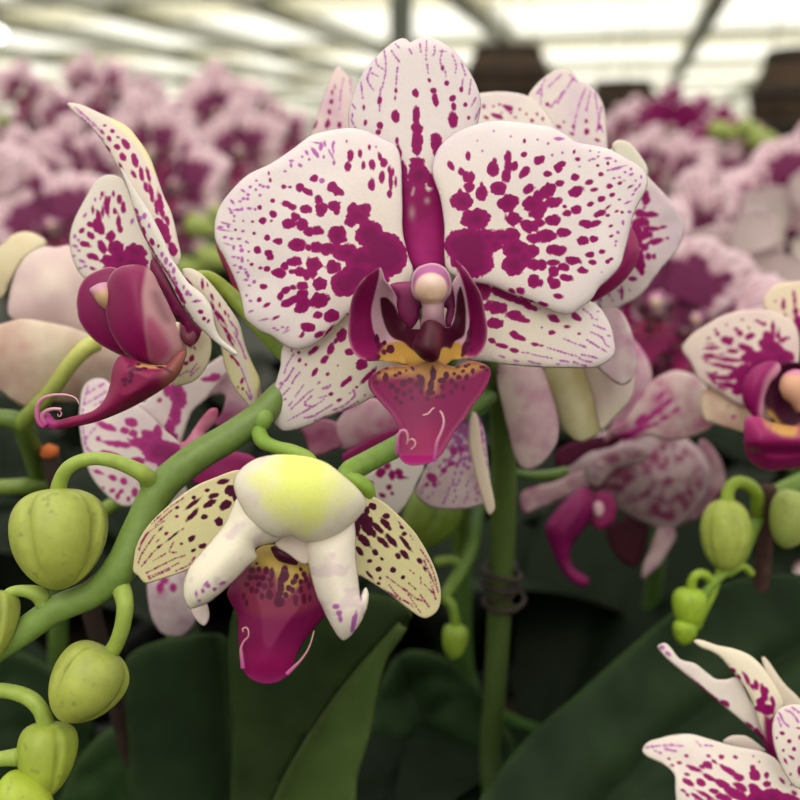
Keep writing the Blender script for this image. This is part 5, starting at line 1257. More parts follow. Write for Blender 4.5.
r_m = [(744, 424), (748, 417), (755, 416), (763, 418), (772, 422), (786, 425), (800, 425), (815, 424), (830, 420), (842, 418), (848, 430), (838, 450), (820, 464), (800, 468), (784, 470), (769, 471), (756, 466), (747, 457), (744.5, 447)]
def c_rm(P, ed):
    C = np.tile(lin((140, 18, 88)), (len(P), 1))
    C = mix(C, lin((176, 56, 124)), np.exp(-ed / 4))
    return mix(C, lin((186, 142, 78)), region(P, [(758, 412), (776, 420), (790, 424), (806, 424), (826, 414), (826, 424), (806, 437), (784, 437), (768, 430)], 3) * np.clip(.75 + .6 * wob(P, 12, 6), 0, 1))
patch('lip_mid_lobe', f, r_m, lambda P, ed: -.014 - .004 * np.clip(ed / 12, 0, 1) + .004 * ss(440, 455, P[:, 1]), c_rm, None, 2, M['lip'], d0=DR, back='same', thick=.0009)
r_c = [(779, 387), (782, 376), (791, 370), (801, 370), (810, 376), (812, 388), (808, 398), (804, 410), (796, 412), (790, 404), (783, 398)]
patch('column', f, r_c, lambda P, ed: -.009 - .005 * np.sqrt(np.clip(ed / 14, 0, 1)), lambda P, ed: mix(np.tile(lin((226, 176, 150)), (len(P), 1)), lin((210, 130, 170)), ss(380, 372, P[:, 1])), None, 2, d0=DR, back='same', thick=.001)
tube('flower_spike', Pr, [(835, 760, .34, 9), (838, 640, .33, 9), (836, 540, .30, 9), (826, 470, .282, 9.5), (812, 478, .276, 10), (795, 486, .270, 10), (780, 492, .266, 9), (764, 504, .263, 7), (754, 530, .256, 5), (740, 560, .253, 5), (716, 580, .25, 4.5), (700, 600, .25, 4)], (66, 96, 44), (120, 150, 50))
tube('pedicel', Pr, [(826, 470, .275, 7), (820, 430, .262, 7), (806, 400, .25, 6)], (100, 130, 56), (140, 160, 70))
eb = empty('bud', u1(727, 505, .25), Pr)
V, Fc = bud_geo((727, 499), (725, 571), 48, .25, phase=1.1, groove=.1, lobes=5, pw=.85)
mesh('bud_body', V, Fc, M['bud'], eb, {'col': np.tile(lin((166, 178, 82)), (len(V), 1))})
tube('pedicel', eb, [(757, 514, .258, 6), (757, 496, .254, 6.5), (750, 486, .252, 6.5), (738, 482, .25, 6), (729, 489, .25, 6), (727, 504, .25, 7)], (132, 156, 50), (150, 174, 58))
eb = empty('bud', u1(690, 590, .25), Pr)
V, Fc = bud_geo((690, 588), (689, 632), 34, .25, phase=.4, groove=.05)
V2, Fc2 = bud_geo((686, 620), (683, 645), 24, .249, phase=.4, groove=.03)
V, Fc, C = merge([(V, Fc, np.tile(lin((150, 178, 48)), (len(V), 1))), (V2, Fc2, np.tile(lin((146, 176, 44)), (len(V2), 1)))])
mesh('bud_body', V, Fc, M['bud'], eb, {'col': C})
tube('pedicel', eb, [(712, 582, .25, 4.5), (704, 574, .249, 4.5), (694, 577, .249, 4.5), (690, 592, .25, 5)], (140, 168, 50), (146, 172, 46))
tube('pedicel', Pr, [(720, 570, .251, 4), (714, 590, .251, 4), (704, 612, .251, 3.5), (698, 628, .251, 3)], (134, 160, 50), (140, 166, 50))
tube('pedicel', Pr, [(728, 574, .252, 4), (742, 566, .252, 4), (752, 574, .253, 3.5)], (134, 160, 50), (140, 166, 50))
eb = empty('bud', u1(795, 520, .25), Pr)
V, Fc = bud_geo((800, 492), (783, 548), 46, .25, phase=.9)
mesh('bud_body', V, Fc, M['bud'], eb, {'col': np.tile(lin((160, 172, 92)), (len(V), 1))})
leafpatch(Pr, [(470, 850), (478, 803), (498, 772), (520, 745), (545, 720), (575, 695), (605, 668), (634, 643), (665, 617), (700, 593), (735, 580), (765, 575), (800, 574), (850, 578), (890, 610), (900, 700), (880, 850)], lambda P, ed: -.0001 * (P[:, 1] - 600) + .004 * wob(P, 260, 2), .264, (42, 60, 40), (54, 74, 46), mid=[(900, 600), (780, 660), (660, 740), (560, 850)], edge=(70, 94, 52))
st = thing('plant_stake', 'dark brown stake beside the small yellow-green buds, rising from behind the broad dark leaf', 'stake', (u1(766, 700, .306)[0], u1(766, 700, .306)[1], BENCH))
x0, y0, z0 = u1(769, 488, .256)
bx, by = WL[st.name][0], WL[st.name][1]
V, Fc, t = tube_geo([(bx, by, BENCH + .001, .0024), ((bx + x0) / 2, (by + y0) / 2, (BENCH + z0) / 2, .0024), (x0, y0, z0, .0023)], 12, .004, None)
mesh('stick', V, Fc, M['stake_red'], st)

# ---- dim bloom low in the middle
Pm = thing('orchid_plant', 'orchid plant with drooping mottled bloom between the dark spike and the small hanging buds', 'orchid', (.135, .375, BENCH))
f = flower(Pm, u1(620, 480, .30), 'drooping mottled bloom with a hanging purple lip')
DM = .292
mot = c_pale((218, 200, 200), (128, 26, 84), 34, 1.0, 12)
def mot2(P, ed):
    C = np.tile(lin((180, 156, 164)), (len(P), 1))
    v = .5 + .4 * wob(P, 26, 21) + .3 * wob(P, 10, 3) + .12 * np.sin((P[:, 0] * .5 + P[:, 1]) / 3.)
    return mix(C, lin((126, 26, 84)), np.clip(1.9 * (v - .28), 0, .9) * ss(2, 12, ed))
m_a = [(566, 470), (578, 449), (600, 433), (626, 427), (652, 429), (678, 434), (698, 448), (710, 468), (708, 490), (696, 510), (680, 526), (664, 532), (642, 523), (618, 510), (596, 497), (576, 484)]
patch('petal', f, m_a, lambda P, ed: -.012 * np.clip(ed / 45, 0, 1) ** .7, mot2, None, 3, d0=DM)
m_e = [(585, 462), (606, 448), (634, 442), (650, 452), (640, 464), (615, 470), (600, 486), (588, 482)]
patch('petal', f, m_e, lambda P, ed: -.014 - .004 * np.clip(ed / 10, 0, 1), mot2, None, 3, d0=DM)
m_f = [(700, 440), (718, 455), (726, 482), (715, 500), (695, 520), (680, 520), (690, 480)]
patch('lateral_sepal', f, m_f, lambda P, ed: .006, c_pale((180, 150, 160), (130, 60, 96), 30, .8, 3), None, 3, d0=DM)
m_b = [(521, 494), (535, 487), (554, 482), (575, 473), (601, 464), (610, 474), (590, 488), (561, 500), (540, 508), (523.6, 513)]
patch('petal', f, m_b, lambda P, ed: -.008, c_pale((206, 178, 184), (150, 60, 110), 26, .8, 8), None, 3, d0=DM)
m_c = [(660, 525), (676, 533), (668, 552), (658, 567), (643, 579), (643, 566), (650, 550)]
patch('lateral_sepal', f, m_c, lambda P, ed: -.002, c_pale((196, 170, 176), (160, 110, 136), 26, .8, 8), None, 3, d0=DM)
m_l = [(545, 528), (556, 510), (577, 489), (590, 489), (596, 500), (591, 520), (572, 546), (572.5, 566), (588, 578), (588, 585), (581, 587), (564, 574), (552, 550)]
patch('lip_mid_lobe', f, m_l, lambda P, ed: -.016 - .004 * np.clip(ed / 10, 0, 1), c_pale((112, 10, 76), (134, 24, 92), 30, .7, 4), None, 3, M['lip'], d0=DM, back='same', thick=.001)
m_s = [(592, 497), (607, 491), (616, 503), (614, 520), (600, 530), (590, 520)]
patch('lip_side_lobe', f, m_s, lambda P, ed: -.015, pale((138, 26, 90)), None, 3, M['lip'], d0=DM, back='same', thick=.001)
m_k = [(594, 503), (601, 502), (604, 510), (600, 517), (594, 514)]
patch('column', f, m_k, lambda P, ed: -.018 - .002 * np.clip(ed / 4, 0, 1), pale((222, 180, 196)), None, 2.5, d0=DM, back='same', thick=.001)
m_d = [(606, 530), (625, 518), (642, 513), (648, 530), (645, 550), (635, 567), (618, 558)]
patch('lateral_sepal', f, m_d, lambda P, ed: .002, pale((62, 14, 34)), None, 3, d0=DM, back='same')
# pink bloom above it
f = flower(Pm, u1(670, 405, .275), 'pink bloom right of the yellowish nodding bloom')
p1 = [(610, 432), (625, 420), (640, 398), (652, 381), (675, 370.5), (696, 376), (709, 388), (726, 402), (722, 418), (700, 434), (672, 441), (650, 436), (628, 440)]
patch('petal', f, p1, relief(665, 410, cup=.006, R=60), c_pale((220, 196, 198), (178, 84, 136), 26, .75, 2), [(646, 420, 12, 3, -.5, 3), (656, 412, 9, 3, -.6, 3), (668, 402, 7, 2.5, -.7, 3), (636, 431, 12, 4, -.4, 3), (626, 436, 12, 4, -.3, 0), (652, 425, 8, 2, -.4, 3), (676, 410, 5, 2, -.5, 3), (664, 418, 6, 2, -.4, 3), (640, 418, 7, 2, -.7, 3), (660, 396, 6, 2, -.8, 3)], 2.5, d0=.262)
p2 = [(618, 330), (634, 340), (648, 360), (652, 384), (640, 410), (620, 430), (604, 440), (620, 400)]
patch('lateral_sepal', f, p2, relief(635, 385, off=.004, cup=.003, R=50), c_pale((218, 186, 198), (196, 120, 166), 30, .8, 2), None, 2.5, d0=.262)
p3 = [(556, 452), (574, 441), (604, 436), (622, 438), (612, 447), (590, 452), (570, 466), (556, 466)]
patch('petal', f, p3, relief(590, 445, off=.012), pale((84, 16, 52)), None, 3, d0=.262, back='same')  # dark petal, the blurred purple shade there painted into its colour
tube('flower_spike', Pm, [(640, 680, .39, 8), (652, 600, .37, 8), (662, 520, .34, 8), (668, 460, .31, 7), (666, 415, .28, 6)], (46, 70, 36), (90, 120, 50))
tube('pedicel', Pm, [(664, 500, .335, 6), (650, 485, .318, 6), (630, 478, .305, 6)], (60, 90, 40), (100, 120, 60))
tube('pedicel', Pu, [(505, 470, .262, 4), (530, 476, .262, 5), (556, 474, .262, 5), (566, 470, .262, 4)], (60, 90, 36), (96, 120, 44))

# ---- bloom in the lower right corner
Pc = thing('orchid_plant', 'orchid plant in the lower right corner, its spotted bloom before the broad dark leaf', 'orchid', (.135, .165, BENCH))
f = flower(Pc, u1(775, 760, .205), 'white bloom with magenta spots, upper petals twisted')
DC = .204
zb = lambda L: zc(635, 635, 4.848, L)
wh5 = c_pale((234, 224, 216), (222, 200, 212), 50, .4, 4)
c1 = zb([(35, 560), (60, 520), (120, 500), (180, 485), (270, 480), (380, 510), (470, 535), (600, 560), (680, 600), (740, 680), (800, 750), (850, 850), (780, 950), (600, 1010), (400, 1000), (260, 930), (205, 830), (195, 760), (190, 680), (140, 630), (60, 590)])
s_c1 = (sp(635, 635, 4.848, [(350, 630, 26, 16, 35), (325, 640, 14, 8, 30), (418, 592, 15, 11, 20), (485, 592, 12, 8, 20), (355, 588, 12, 8, 20), (385, 615, 14, 7, 40), (290, 650, 40, 11, 22), (360, 690, 40, 12, 28), (450, 655, 44, 13, 32), (500, 690, 30, 20, 20), (425, 725, 42, 18, 28), (490, 770, 70, 24, 30), (510, 735, 40, 18, 30), (580, 680, 30, 26, 30), (570, 650, 14, 22, -15), (637, 680, 12, 16), (637, 722, 18, 14), (710, 705, 22, 8, 45), (580, 750, 40, 26, 30),
                             (650, 780, 50, 34, 20), (725, 785, 40, 20, 10), (770, 765, 16, 8, 30), (700, 790, 30, 16), (318, 715, 24, 16, 20), (262, 715, 30, 14, 28), (380, 755, 24, 14, 10), (430, 790, 46, 18, 20), (340, 775, 46, 10, 28), (300, 785, 30, 8, 30), (250, 675, 14, 8, 20), (235, 755, 14, 7, 30), (255, 775, 10, 7, 40), (180, 632, 12, 8, 20), (215, 620, 12, 8, 10), (165, 600, 8, 5, 20), (250, 585, 10, 8, 30), (755, 725, 7, 6), (600, 615, 5, 5), (572, 588, 5, 6)])
        + dots(635, 635, 4.848, [[(60, 545), (150, 535), (240, 540)], [(150, 555), (210, 565)], [(180, 530), (200, 545)], [(300, 520), (320, 540)], [(340, 535), (380, 540)], [(90, 560), (130, 575)]], r=1.1, gap=3, seed=19))
c1v = [s for s in veins(c1, (790, 810), 51, .35, 4, 7) if s[1] > 800]
patch('petal', f, c1, relief(775, 765, cup=.006, R=130, off=-.002, gy=-.00008, wave=.001), wh5, s_c1 + c1v, 1.8, d0=DC)
c2 = zb([(108, 60), (125, 42), (150, 40), (180, 70), (220, 118), (290, 138), (345, 180), (390, 212), (440, 215), (500, 210), (560, 320), (640, 430), (665, 560), (650, 570), (620, 510), (520, 420), (400, 320), (280, 220), (160, 120)])
patch('dorsal_sepal', f, c2, relief(765, 720, cup=.004, R=120, off=.004), wh5, sp(635, 635, 4.848, [(435, 330, 26, 12, 30), (600, 480, 40, 16, 45), (630, 520, 30, 18, 50), (560, 440, 30, 8, 40), (320, 250, 60, 6, 42), (380, 300, 40, 6, 40), (645, 545, 20, 26)]) + sp(635, 635, 4.848, [(130, 60, 14, 10), (160, 90, 14, 7, 45)], 1), 1.8, d0=DC)
c3 = zb([(283, 32), (300, 22), (330, 26), (400, 50), (480, 66), (560, 100), (620, 155), (660, 210), (690, 260), (720, 330), (690, 400), (690, 500), (695, 590), (670, 580), (640, 520), (600, 430), (570, 330), (530, 250), (490, 200), (450, 150), (410, 105), (370, 80), (320, 62)])
def c_c3(P, ed):
    C = np.tile(lin((236, 224, 206)), (len(P), 1))
    return mix(C, lin((150, 24, 98)), region(P, zb([(625, 380), (650, 400), (690, 380), (700, 600), (660, 590), (630, 500)]), 2))
s_c3 = sp(635, 635, 4.848, [(540, 210, 10, 36, -28), (565, 250, 7, 22, -30), (585, 240, 10, 26, -10), (625, 280, 18, 46, -15), (610, 320, 28, 22, -30), (600, 355, 22, 20, 20), (665, 320, 9, 30, -18), (505, 205, 8, 16, -30), (475, 170, 12, 16, -40), (640, 360, 34, 30, 20), (630, 270, 14, 18)])
patch('petal', f, c3, relief(770, 720, cup=.004, R=120, off=.0015, roll=.0006), c_c3, s_c3, 1.8, d0=DC)
c4 = zb([(612, 110), (622, 102), (650, 130), (720, 230), (800, 310), (850, 380), (830, 420), (760, 380), (700, 340), (650, 250)])
patch('lateral_sepal', f, c4, relief(780, 690, cup=.003, R=60, off=.006), pale((230, 216, 200)), None, 2, d0=DC, back='same')
c5 = zb([(680, 385), (720, 345), (800, 338), (880, 360), (940, 450), (930, 600), (850, 720), (780, 740), (720, 660), (680, 560), (664, 460)])
s_c5 = sp(635, 635, 4.848, [(712, 475, 12, 9, 20), (747, 515, 10, 9), (770, 552, 9, 9), (718, 558, 7, 8), (758, 592, 18, 7, 35), (686, 497, 5, 7), (795, 495, 6, 12), (790, 450, 14, 4, 10), (730, 610, 6, 16, -30), (795, 660, 10, 24), (753, 672, 5, 8)]) + dots(635, 635, 4.848, [[(700, 380), (720, 420), (740, 440)], [(690, 400), (710, 450)], [(720, 360), (760, 380), (790, 420)], [(760, 350), (800, 380)]], r=1, gap=2.6, seed=20)
patch('petal', f, c5, relief(780, 760, cup=.004, R=80, off=-.008, gx=-.00005), wh5, s_c5, 1.8, d0=DC)
c6 = zb([(425, 520), (450, 495), (480, 486), (540, 490), (600, 530), (640, 570), (560, 570), (480, 545)])
patch('lateral_sepal', f, c6, relief(745, 745, cup=.003, R=50, off=.003), pale((222, 206, 200)), None, 2, d0=DC, back='same')
c7 = zb([(620, 500), (660, 470), (700, 520), (740, 640), (800, 720), (760, 760), (690, 640), (640, 560)])
patch('column_foot', f, c7, relief(770, 755, off=.0035), pale((150, 24, 98)), None, 2, M['lip'], d0=DC, back='same')
tube('flower_spike', Pc, [(900, 900, .25, 8), (880, 850, .235, 8), (840, 800, .222, 8), (800, 775, .213, 7), (780, 765, .209, 6)], (80, 110, 46), (130, 150, 70))
# ================================================================== the rows behind
R0 = random.Random(5)
PROTO = {}
for v, sd in ((1, 3), (2, 4), (3, 6), (4, 8)):
    for s2 in (0, 1):
        PROTO[(v, s2)] = bloom(None, loc_map, 430, 287, h=5.0, variant=v, seed=sd + 20 * s2, meshonly=True, d0=0)


def lathe(prof, seg=28):
    V, Fc = [], []
    for r, z in prof:
        for k in range(seg):
            a = 2 * math.pi * k / seg
            V.append((r * math.cos(a), r * math.sin(a), z))
    for i in range(len(prof) - 1):
        for k in range(seg):
            a, b = i * seg + k, i * seg + (k + 1) % seg
            Fc.append((a, b, b + seg, a + seg))
    return np.array(V), Fc


POT = mesh_data('pot', *lathe([(0.0, 0), (.030, 0), (.032, .003), (.040, .095), (.043, .096), (.044, .108), (.041, .110), (.039, .100), (.0385, .098)]), M['pot'])
SUB = mesh_data('potting_bark', *lathe([(.0385, .096), (.028, .101), (.016, .100), (.004, .103), (0, .103)]), M['substrate'])
# one leaf, root at the origin, reaching along +X
def leaf_proto(L, W, rise, droop, seed):
    n, m = 26, 10
    V, Fc = [], []
    for side in (1, -1):
        for i in range(n + 1):
            t = i / n
            w = W * (0.35 + .65 * math.sin(math.pi * min(1, t * 1.02) ** .8)) * math.sqrt(max(0, 1 - t ** 5)) * .5
            for j in range(m + 1):
                s = j / m * 2 - 1
                x = L * t
                z = rise * math.sin(t * math.pi * .62) - droop * t * t + abs(s) * w * .35 - .004 * math.exp(-(s / .12) ** 2)
                V.append((x, s * w, z + side * .0009 * (1 - abs(s) ** 4)))
    k = (n + 1) * (m + 1)
    for q in (0, 1):
        for i in range(n):
            for j in range(m):
                a = q * k + i * (m + 1) + j
                f = (a, a + m + 1, a + m + 2, a + 1)
                Fc.append(f if q == 0 else f[::-1])
    V = np.array(V)
    C = np.tile(lin((14, 24, 12)), (len(V), 1)) * (1 + .15 * wob(V[:, :2] * 1000, 60, seed))[:, None]
    return mesh_data('leaf', V, Fc, M['leaf'], {'col': C})


LEAVES = [leaf_proto(.19, .075, .06, .05, 1), leaf_proto(.16, .07, .05, .02, 2), leaf_proto(.22, .08, .09, .10, 3)]


def inst(name, me, parent, loc=(0, 0, 0), rot=(0, 0, 0), scale=1.0):
    o = bpy.data.objects.new(name, me)
    COL.objects.link(o)
    o.parent = parent
    o.location = loc
    o.rotation_euler = rot
    o.scale = (scale,) * 3
    return o


def potted(root, leaves=3, a0=0.0, sc=1.0):
    inst('pot', POT, root)
    inst('potting_bark', SUB, root)
    for i in range(leaves):
        inst('leaf', LEAVES[(i + int(a0 * 3)) % 3], root, (0, 0, .102), (0, R0.uniform(-.15, .1), a0 + i * 2 * math.pi / max(leaves, 1) + R0.uniform(-.4, .4)), R0.uniform(.85, 1.1) * sc)


for r, n, a in ((front, 0, 0), (Pl, 1, 2.6), (Pb, 1, 1.4), (Pu, 2, .9), (Pr, 0, 0), (Pm, 2, .5), (Pc, 0, 0)):
    potted(r, n, a)


POTS = [tuple(WL[o.name][:2]) for o in (front, Pl, Pb, Pu, Pr, Pm, Pc)]


def spot_for_pot(x, y):
    """nearest free place on the bench for one more pot"""
    for k in range(4000):
        r, a = .012 * math.sqrt(k), k * 2.39996
        q = (x + r * math.cos(a), y + r * math.sin(a))
        if q[1] > .15 and all((q[0] - p[0]) ** 2 + (q[1] - p[1]) ** 2 > .092 ** 2 for p in POTS):
            break
    POTS.append(q)
    return q


def bgplant(label, fl, d, group=None, leaves=3, buds=(), shift=.02, full=True):
    """fl: (x, y[, variant, scale, yaw, tilt]) of each bloom in the picture, all about d metres away"""
    W = [u1(f[0], f[1], d + R0.uniform(-.03, .03) * d) for f in fl]
    W = np.array(W)
    rx, ry = spot_for_pot(W[:, 0].mean() + R0.uniform(-.03, .03), W[:, 1].mean() + shift + .03)
    root = thing('orchid_plant', label, 'orchid', (rx, ry, BENCH), group or 'orchids in the rows behind')
    potted(root, leaves, R0.uniform(0, 6), .62)
    order = np.argsort(W[:, 2])
    pts = [(rx, ry, BENCH + .10, .0026), (rx + R0.uniform(-.01, .01), ry + .01, BENCH + .10 + (W[:, 2].min() - BENCH - .1) * .5, .0026)]
    for i in order:
        pts.append((W[i, 0] * .85 + rx * .15, W[i, 1] + .028, W[i, 2] - .012, .0021))
    V, Fc, t = tube_geo(pts, 8, .02, None)
    mesh('flower_spike', V, Fc, M['stem'], root, {'col': np.tile(lin((78, 108, 52)), (len(V), 1))})
    for i, f in enumerate(fl):
        v = f[2] if len(f) > 2 else R0.choice((1, 1, 2, 3))
        sc = f[3] if len(f) > 3 else R0.uniform(.82, 1.0)
        yaw = f[4] if len(f) > 4 else R0.uniform(-.7, .7)
        tl = f[5] if len(f) > 5 else R0.uniform(-.25, .35)
        fo = empty('flower', W[i], root)
        fo.rotation_euler = (tl if tl > 1 else -abs(tl) * .7, R0.uniform(-.35, .35), yaw)
        fo.scale = (sc,) * 3
        for nm, me in PROTO[(v, R0.randint(0, 1))]:
            if nm in ('lip_tendril', 'throat') and d > .7:
                continue
            inst(nm, me, fo)
    for (x, y, w) in buds:
        b = empty('bud', u1(x, y, d), root)
        V, Fc = bud_geo((x - w * .6, y - w * .1), (x + w * .6, y + w * .2), w * .75, d, n=14, seg=24)
        mesh('bud_body', V, Fc, M['bud'], b, {'col': np.tile(lin((150, 164, 84)), (len(V), 1))})
    return root


bgplant('pale pink orchid plant highest at the left edge, below the round lamp', [(22, 92), (30, 124), (2, 150), (58, 118)], 1.15, buds=[(5, 121, 15)])
bgplant('pink orchid plant behind the tip of the sideways bloom, tallest of the left rows', [(83, 84), (106, 90), (124, 110), (92, 120)], 1.2)
bgplant('pink orchid plant with a bold magenta lip just left of the sideways bloom', [(66, 172, 2, 1.0, .3, .0), (95, 168, 2, .9, -.8, .2), (22, 182, 2, .95, .4, .1)], .78)
bgplant('shaded purple orchid plant low at the left edge above the pale bloom', [(52, 226, 2, 1.0, .3, .3), (8, 215, 2, 1.0, .2, .2), (-30, 190)], .62)
bgplant('pink orchid plant with ruffled blooms between the sideways bloom and the large bloom', [(240, 150, 1, 1.0, -.1, .1), (205, 148, 1, .95, .4, .1), (218, 112, 1, .95, 0, .1), (196, 120)], .85)
bgplant('pink orchid plant close behind the arched sepal of the sideways bloom', [(178, 185, 2, 1.0, -.5, .3), (150, 150, 1, .95, .4, .1), (172, 232, 2, .8, .3, .5)], .72, buds=[(203, 226, 30), (216, 258, 32), (190, 268, 26), (222, 214, 22)])
bgplant('pink orchid plant right behind the left petal of the large bloom', [(285, 135), (262, 112), (300, 160), (270, 170)], 1.25)
bgplant('pink orchid plant far off between two left groups, under the grey post', [(155, 112), (172, 128), (190, 104), (140, 96)], 1.55)
bgplant('small pink orchid plant at right, just right of the middle barrel', [(652, 165, 1, .9, .2, .1), (688, 172, 1, .9, -.2, .1), (668, 206, 1, .9, 0, .3)], 1.0, buds=[(659, 183, 10), (676, 208, 9)])
bgplant('deep magenta orchid plant below the right roof beam', [(670, 128, 4, 1.0, 0, 0), (700, 136, 4, 1.0, .2, .1), (724, 148, 4, 1.0, -.2, .2), (742, 160, 4)], 1.02)
bgplant('pink orchid plant carrying green buds in front of the right barrel', [(742, 182, 2, 1.0, -.2, .1), (768, 200, 1, 1.0, -.4, .1), (722, 205, 1, .9, .4, .2)], .82, buds=[(724, 131, 26), (750, 128, 22), (764, 140, 30), (786, 149, 22)])
bgplant('mottled purple orchid plant in the middle of the right rows', [(706, 236, 1, .95, -.25, .1), (690, 282, 2, .8, -.3, .25), (738, 268, 1, .85, .4, .15)], .6)
bgplant('pale pink orchid plant at the right edge, above the bloom turned left', [(806, 182, 2, .9, -.5, .1), (764, 214, 2, .85, .5, .2), (792, 232, 1, .85, 2.7, .1)], .6)
bgplant('orchid plant with a dark magenta lip right of the large bloom', [(658, 300, 2, .9, -.4, .1), (672, 345, 2, .7, .2, .2)], .42)
bgplant('pale orchid plant with a rounded petal above the bloom turned left', [(726, 285, 3, .75, 2.9, .1), (700, 320, 3, .8, -.8, .4)], .42)
bgplant('pink orchid plant peeping over the right petal of the large bloom', [(622, 128), (636, 118), (610, 140)], 1.5)
bgplant('pale orchid plant low at right between the stake and the broad leaf', [(775, 575, 3, .9, .4, 1.2), (740, 590, 3, .8, -.3, 1.2)], .44)
bgplant('pink orchid plant dim among the leaves below the bloom turned left', [(600, 320), (640, 360, 2, .8, -.3, .3)], .46)

# the farthest rows: nothing tells one of these plants from the next
for i in range(22):
    d = R0.uniform(1.7, 3.4)
    x = -110 + 1020 * (i + R0.random()) / 22
    y = 400 - 900 * math.tan(PITCH - math.atan2(R0.uniform(.0, .10), d))
    fl = [(x + R0.uniform(-22, 22) * 1.6 / d * 1.5, y + 26 * j / d + R0.uniform(-6, 6)) for j in range(4)]
    bgplant('blurred pink orchid plant in the farthest rows', fl, d, 'orchids in the farthest rows', leaves=2)

# leafy plants that fill the bench between the rows
for i, (x, y, d) in enumerate([(205, 262, .62), (240, 240, .75), (120, 300, .5), (30, 330, .52), (640, 300, .6), (700, 400, .5), (560, 300, .55), (420, 300, .62), (330, 330, .48), (60, 430, .44), (760, 330, .6), (250, 330, .46), (500, 440, .47), (420, 500, .44), (600, 600, .46), (700, 470, .52), (340, 420, .55), (180, 380, .56)]):
    p = u1(x, y, d)
    q = spot_for_pot(p[0], p[1])
    root = thing('orchid_plant', 'flowerless orchid plant, a tuft of dark strap leaves between the rows', 'orchid', (q[0], q[1], BENCH), 'flowerless orchids between the rows')
    potted(root, 5, R0.uniform(0, 6), .72)

# ================================================================== the greenhouse
def box_geo(c, h, rot=0.0):
    c = np.array(c, float)
    V = []
    for sx in (-1, 1):
        for sy in (-1, 1):
            for sz in (-1, 1):
                x, y = sx * h[0], sy * h[1]
                V.append((c[0] + x * math.cos(rot) - y * math.sin(rot), c[1] + x * math.sin(rot) + y * math.cos(rot), c[2] + sz * h[2]))
    Fc = [(0, 1, 3, 2), (4, 6, 7, 5), (0, 4, 5, 1), (2, 3, 7, 6), (0, 2, 6, 4), (1, 5, 7, 3)]
    return np.array(V), Fc, np.zeros(8)


YAW = math.radians(14.3)
ROT = -YAW
GU = np.array((math.cos(YAW), -math.sin(YAW)))
GV = np.array((math.sin(YAW), math.cos(YAW)))
ZC = 3.0


def g2(u, v):
    p = GU * u + GV * v
    return p[0], p[1]


def uv_of(px, py, z):
    r = u1(px, py, 1.0) - CAM
    k = (z - CAM[2]) / r[2]
    p = (CAM + r * k)[:2]
    return float(p @ GU), float(p @ GV)


def slab(name, boxes, mat, kind='structure'):
    V, Fc, t = merge([box_geo(c, h, ROT) for c, h in boxes])
    o = mesh(name, V, Fc, mat, None, None, False)
    o['kind'] = kind
    return o


UL, UR, V0, V1 = -26, 26, -14, 52
slab('floor', [((*g2((UL + UR) / 2, (V0 + V1) / 2), -.05), ((UR - UL) / 2, (V1 - V0) / 2, .05))], M['floor'])
slab('ceiling', [((*g2((UL + UR) / 2, (V0 + V1) / 2), ZC + .01), ((UR - UL) / 2, (V1 - V0) / 2, .004))], M['roof_film'])
slab('wall_back', [((*g2(0, V1), ZC / 2), ((UR - UL) / 2, .02, ZC / 2))], M['wall_film'])
slab('wall_left', [((*g2(UL, (V0 + V1) / 2), ZC / 2), (.02, (V1 - V0) / 2, ZC / 2))], M['wall_film'])
slab('wall_right', [((*g2(UR, (V0 + V1) / 2), ZC / 2), (.02, (V1 - V0) / 2, ZC / 2))], M['wall_film'])
slab('wall_front', [((*g2(0, V0), ZC / 2), ((UR - UL) / 2, .02, ZC / 2))], M['wall_film'])
n = 0
for px in (715, 466, 255, 85, -90, -330, 900):
    u, _ = uv_of(px, 0, ZC - .12)
    n += 1
    slab('beam_%d' % n, [((*g2(u, (V0 + V1) / 2), ZC - .12), (.09, (V1 - V0) / 2, .11))], M['steel'])
v = 5.0
while v < V1:
    n += 1
    slab('beam_%d' % n, [((*g2(0, v), ZC - .05), ((UR - UL) / 2, .12, .05))], M['steel'])
    c = slab('shade_curtain', [((*g2(0, v + .75), ZC - .07), ((UR - UL) / 2, .6, .008))], M['shade_cloth'], 'thing')
    tag(c, 'rolled beige shade cloth band drawn across under the roof', 'shade cloth', 'shade cloth bands under the roof', 'thing')
    v += 4.9
for k, (px, py, d, w) in enumerate(((401, 20, 8.2, .09), (222, 80, 24, .16), (60, 100, 30, .16), (690, 110, 34, .16))):
    p = u1(px, py, d)
    slab('pillar_%d' % (k + 1), [((p[0], p[1], ZC / 2), (w, w, ZC / 2))], M['post'])

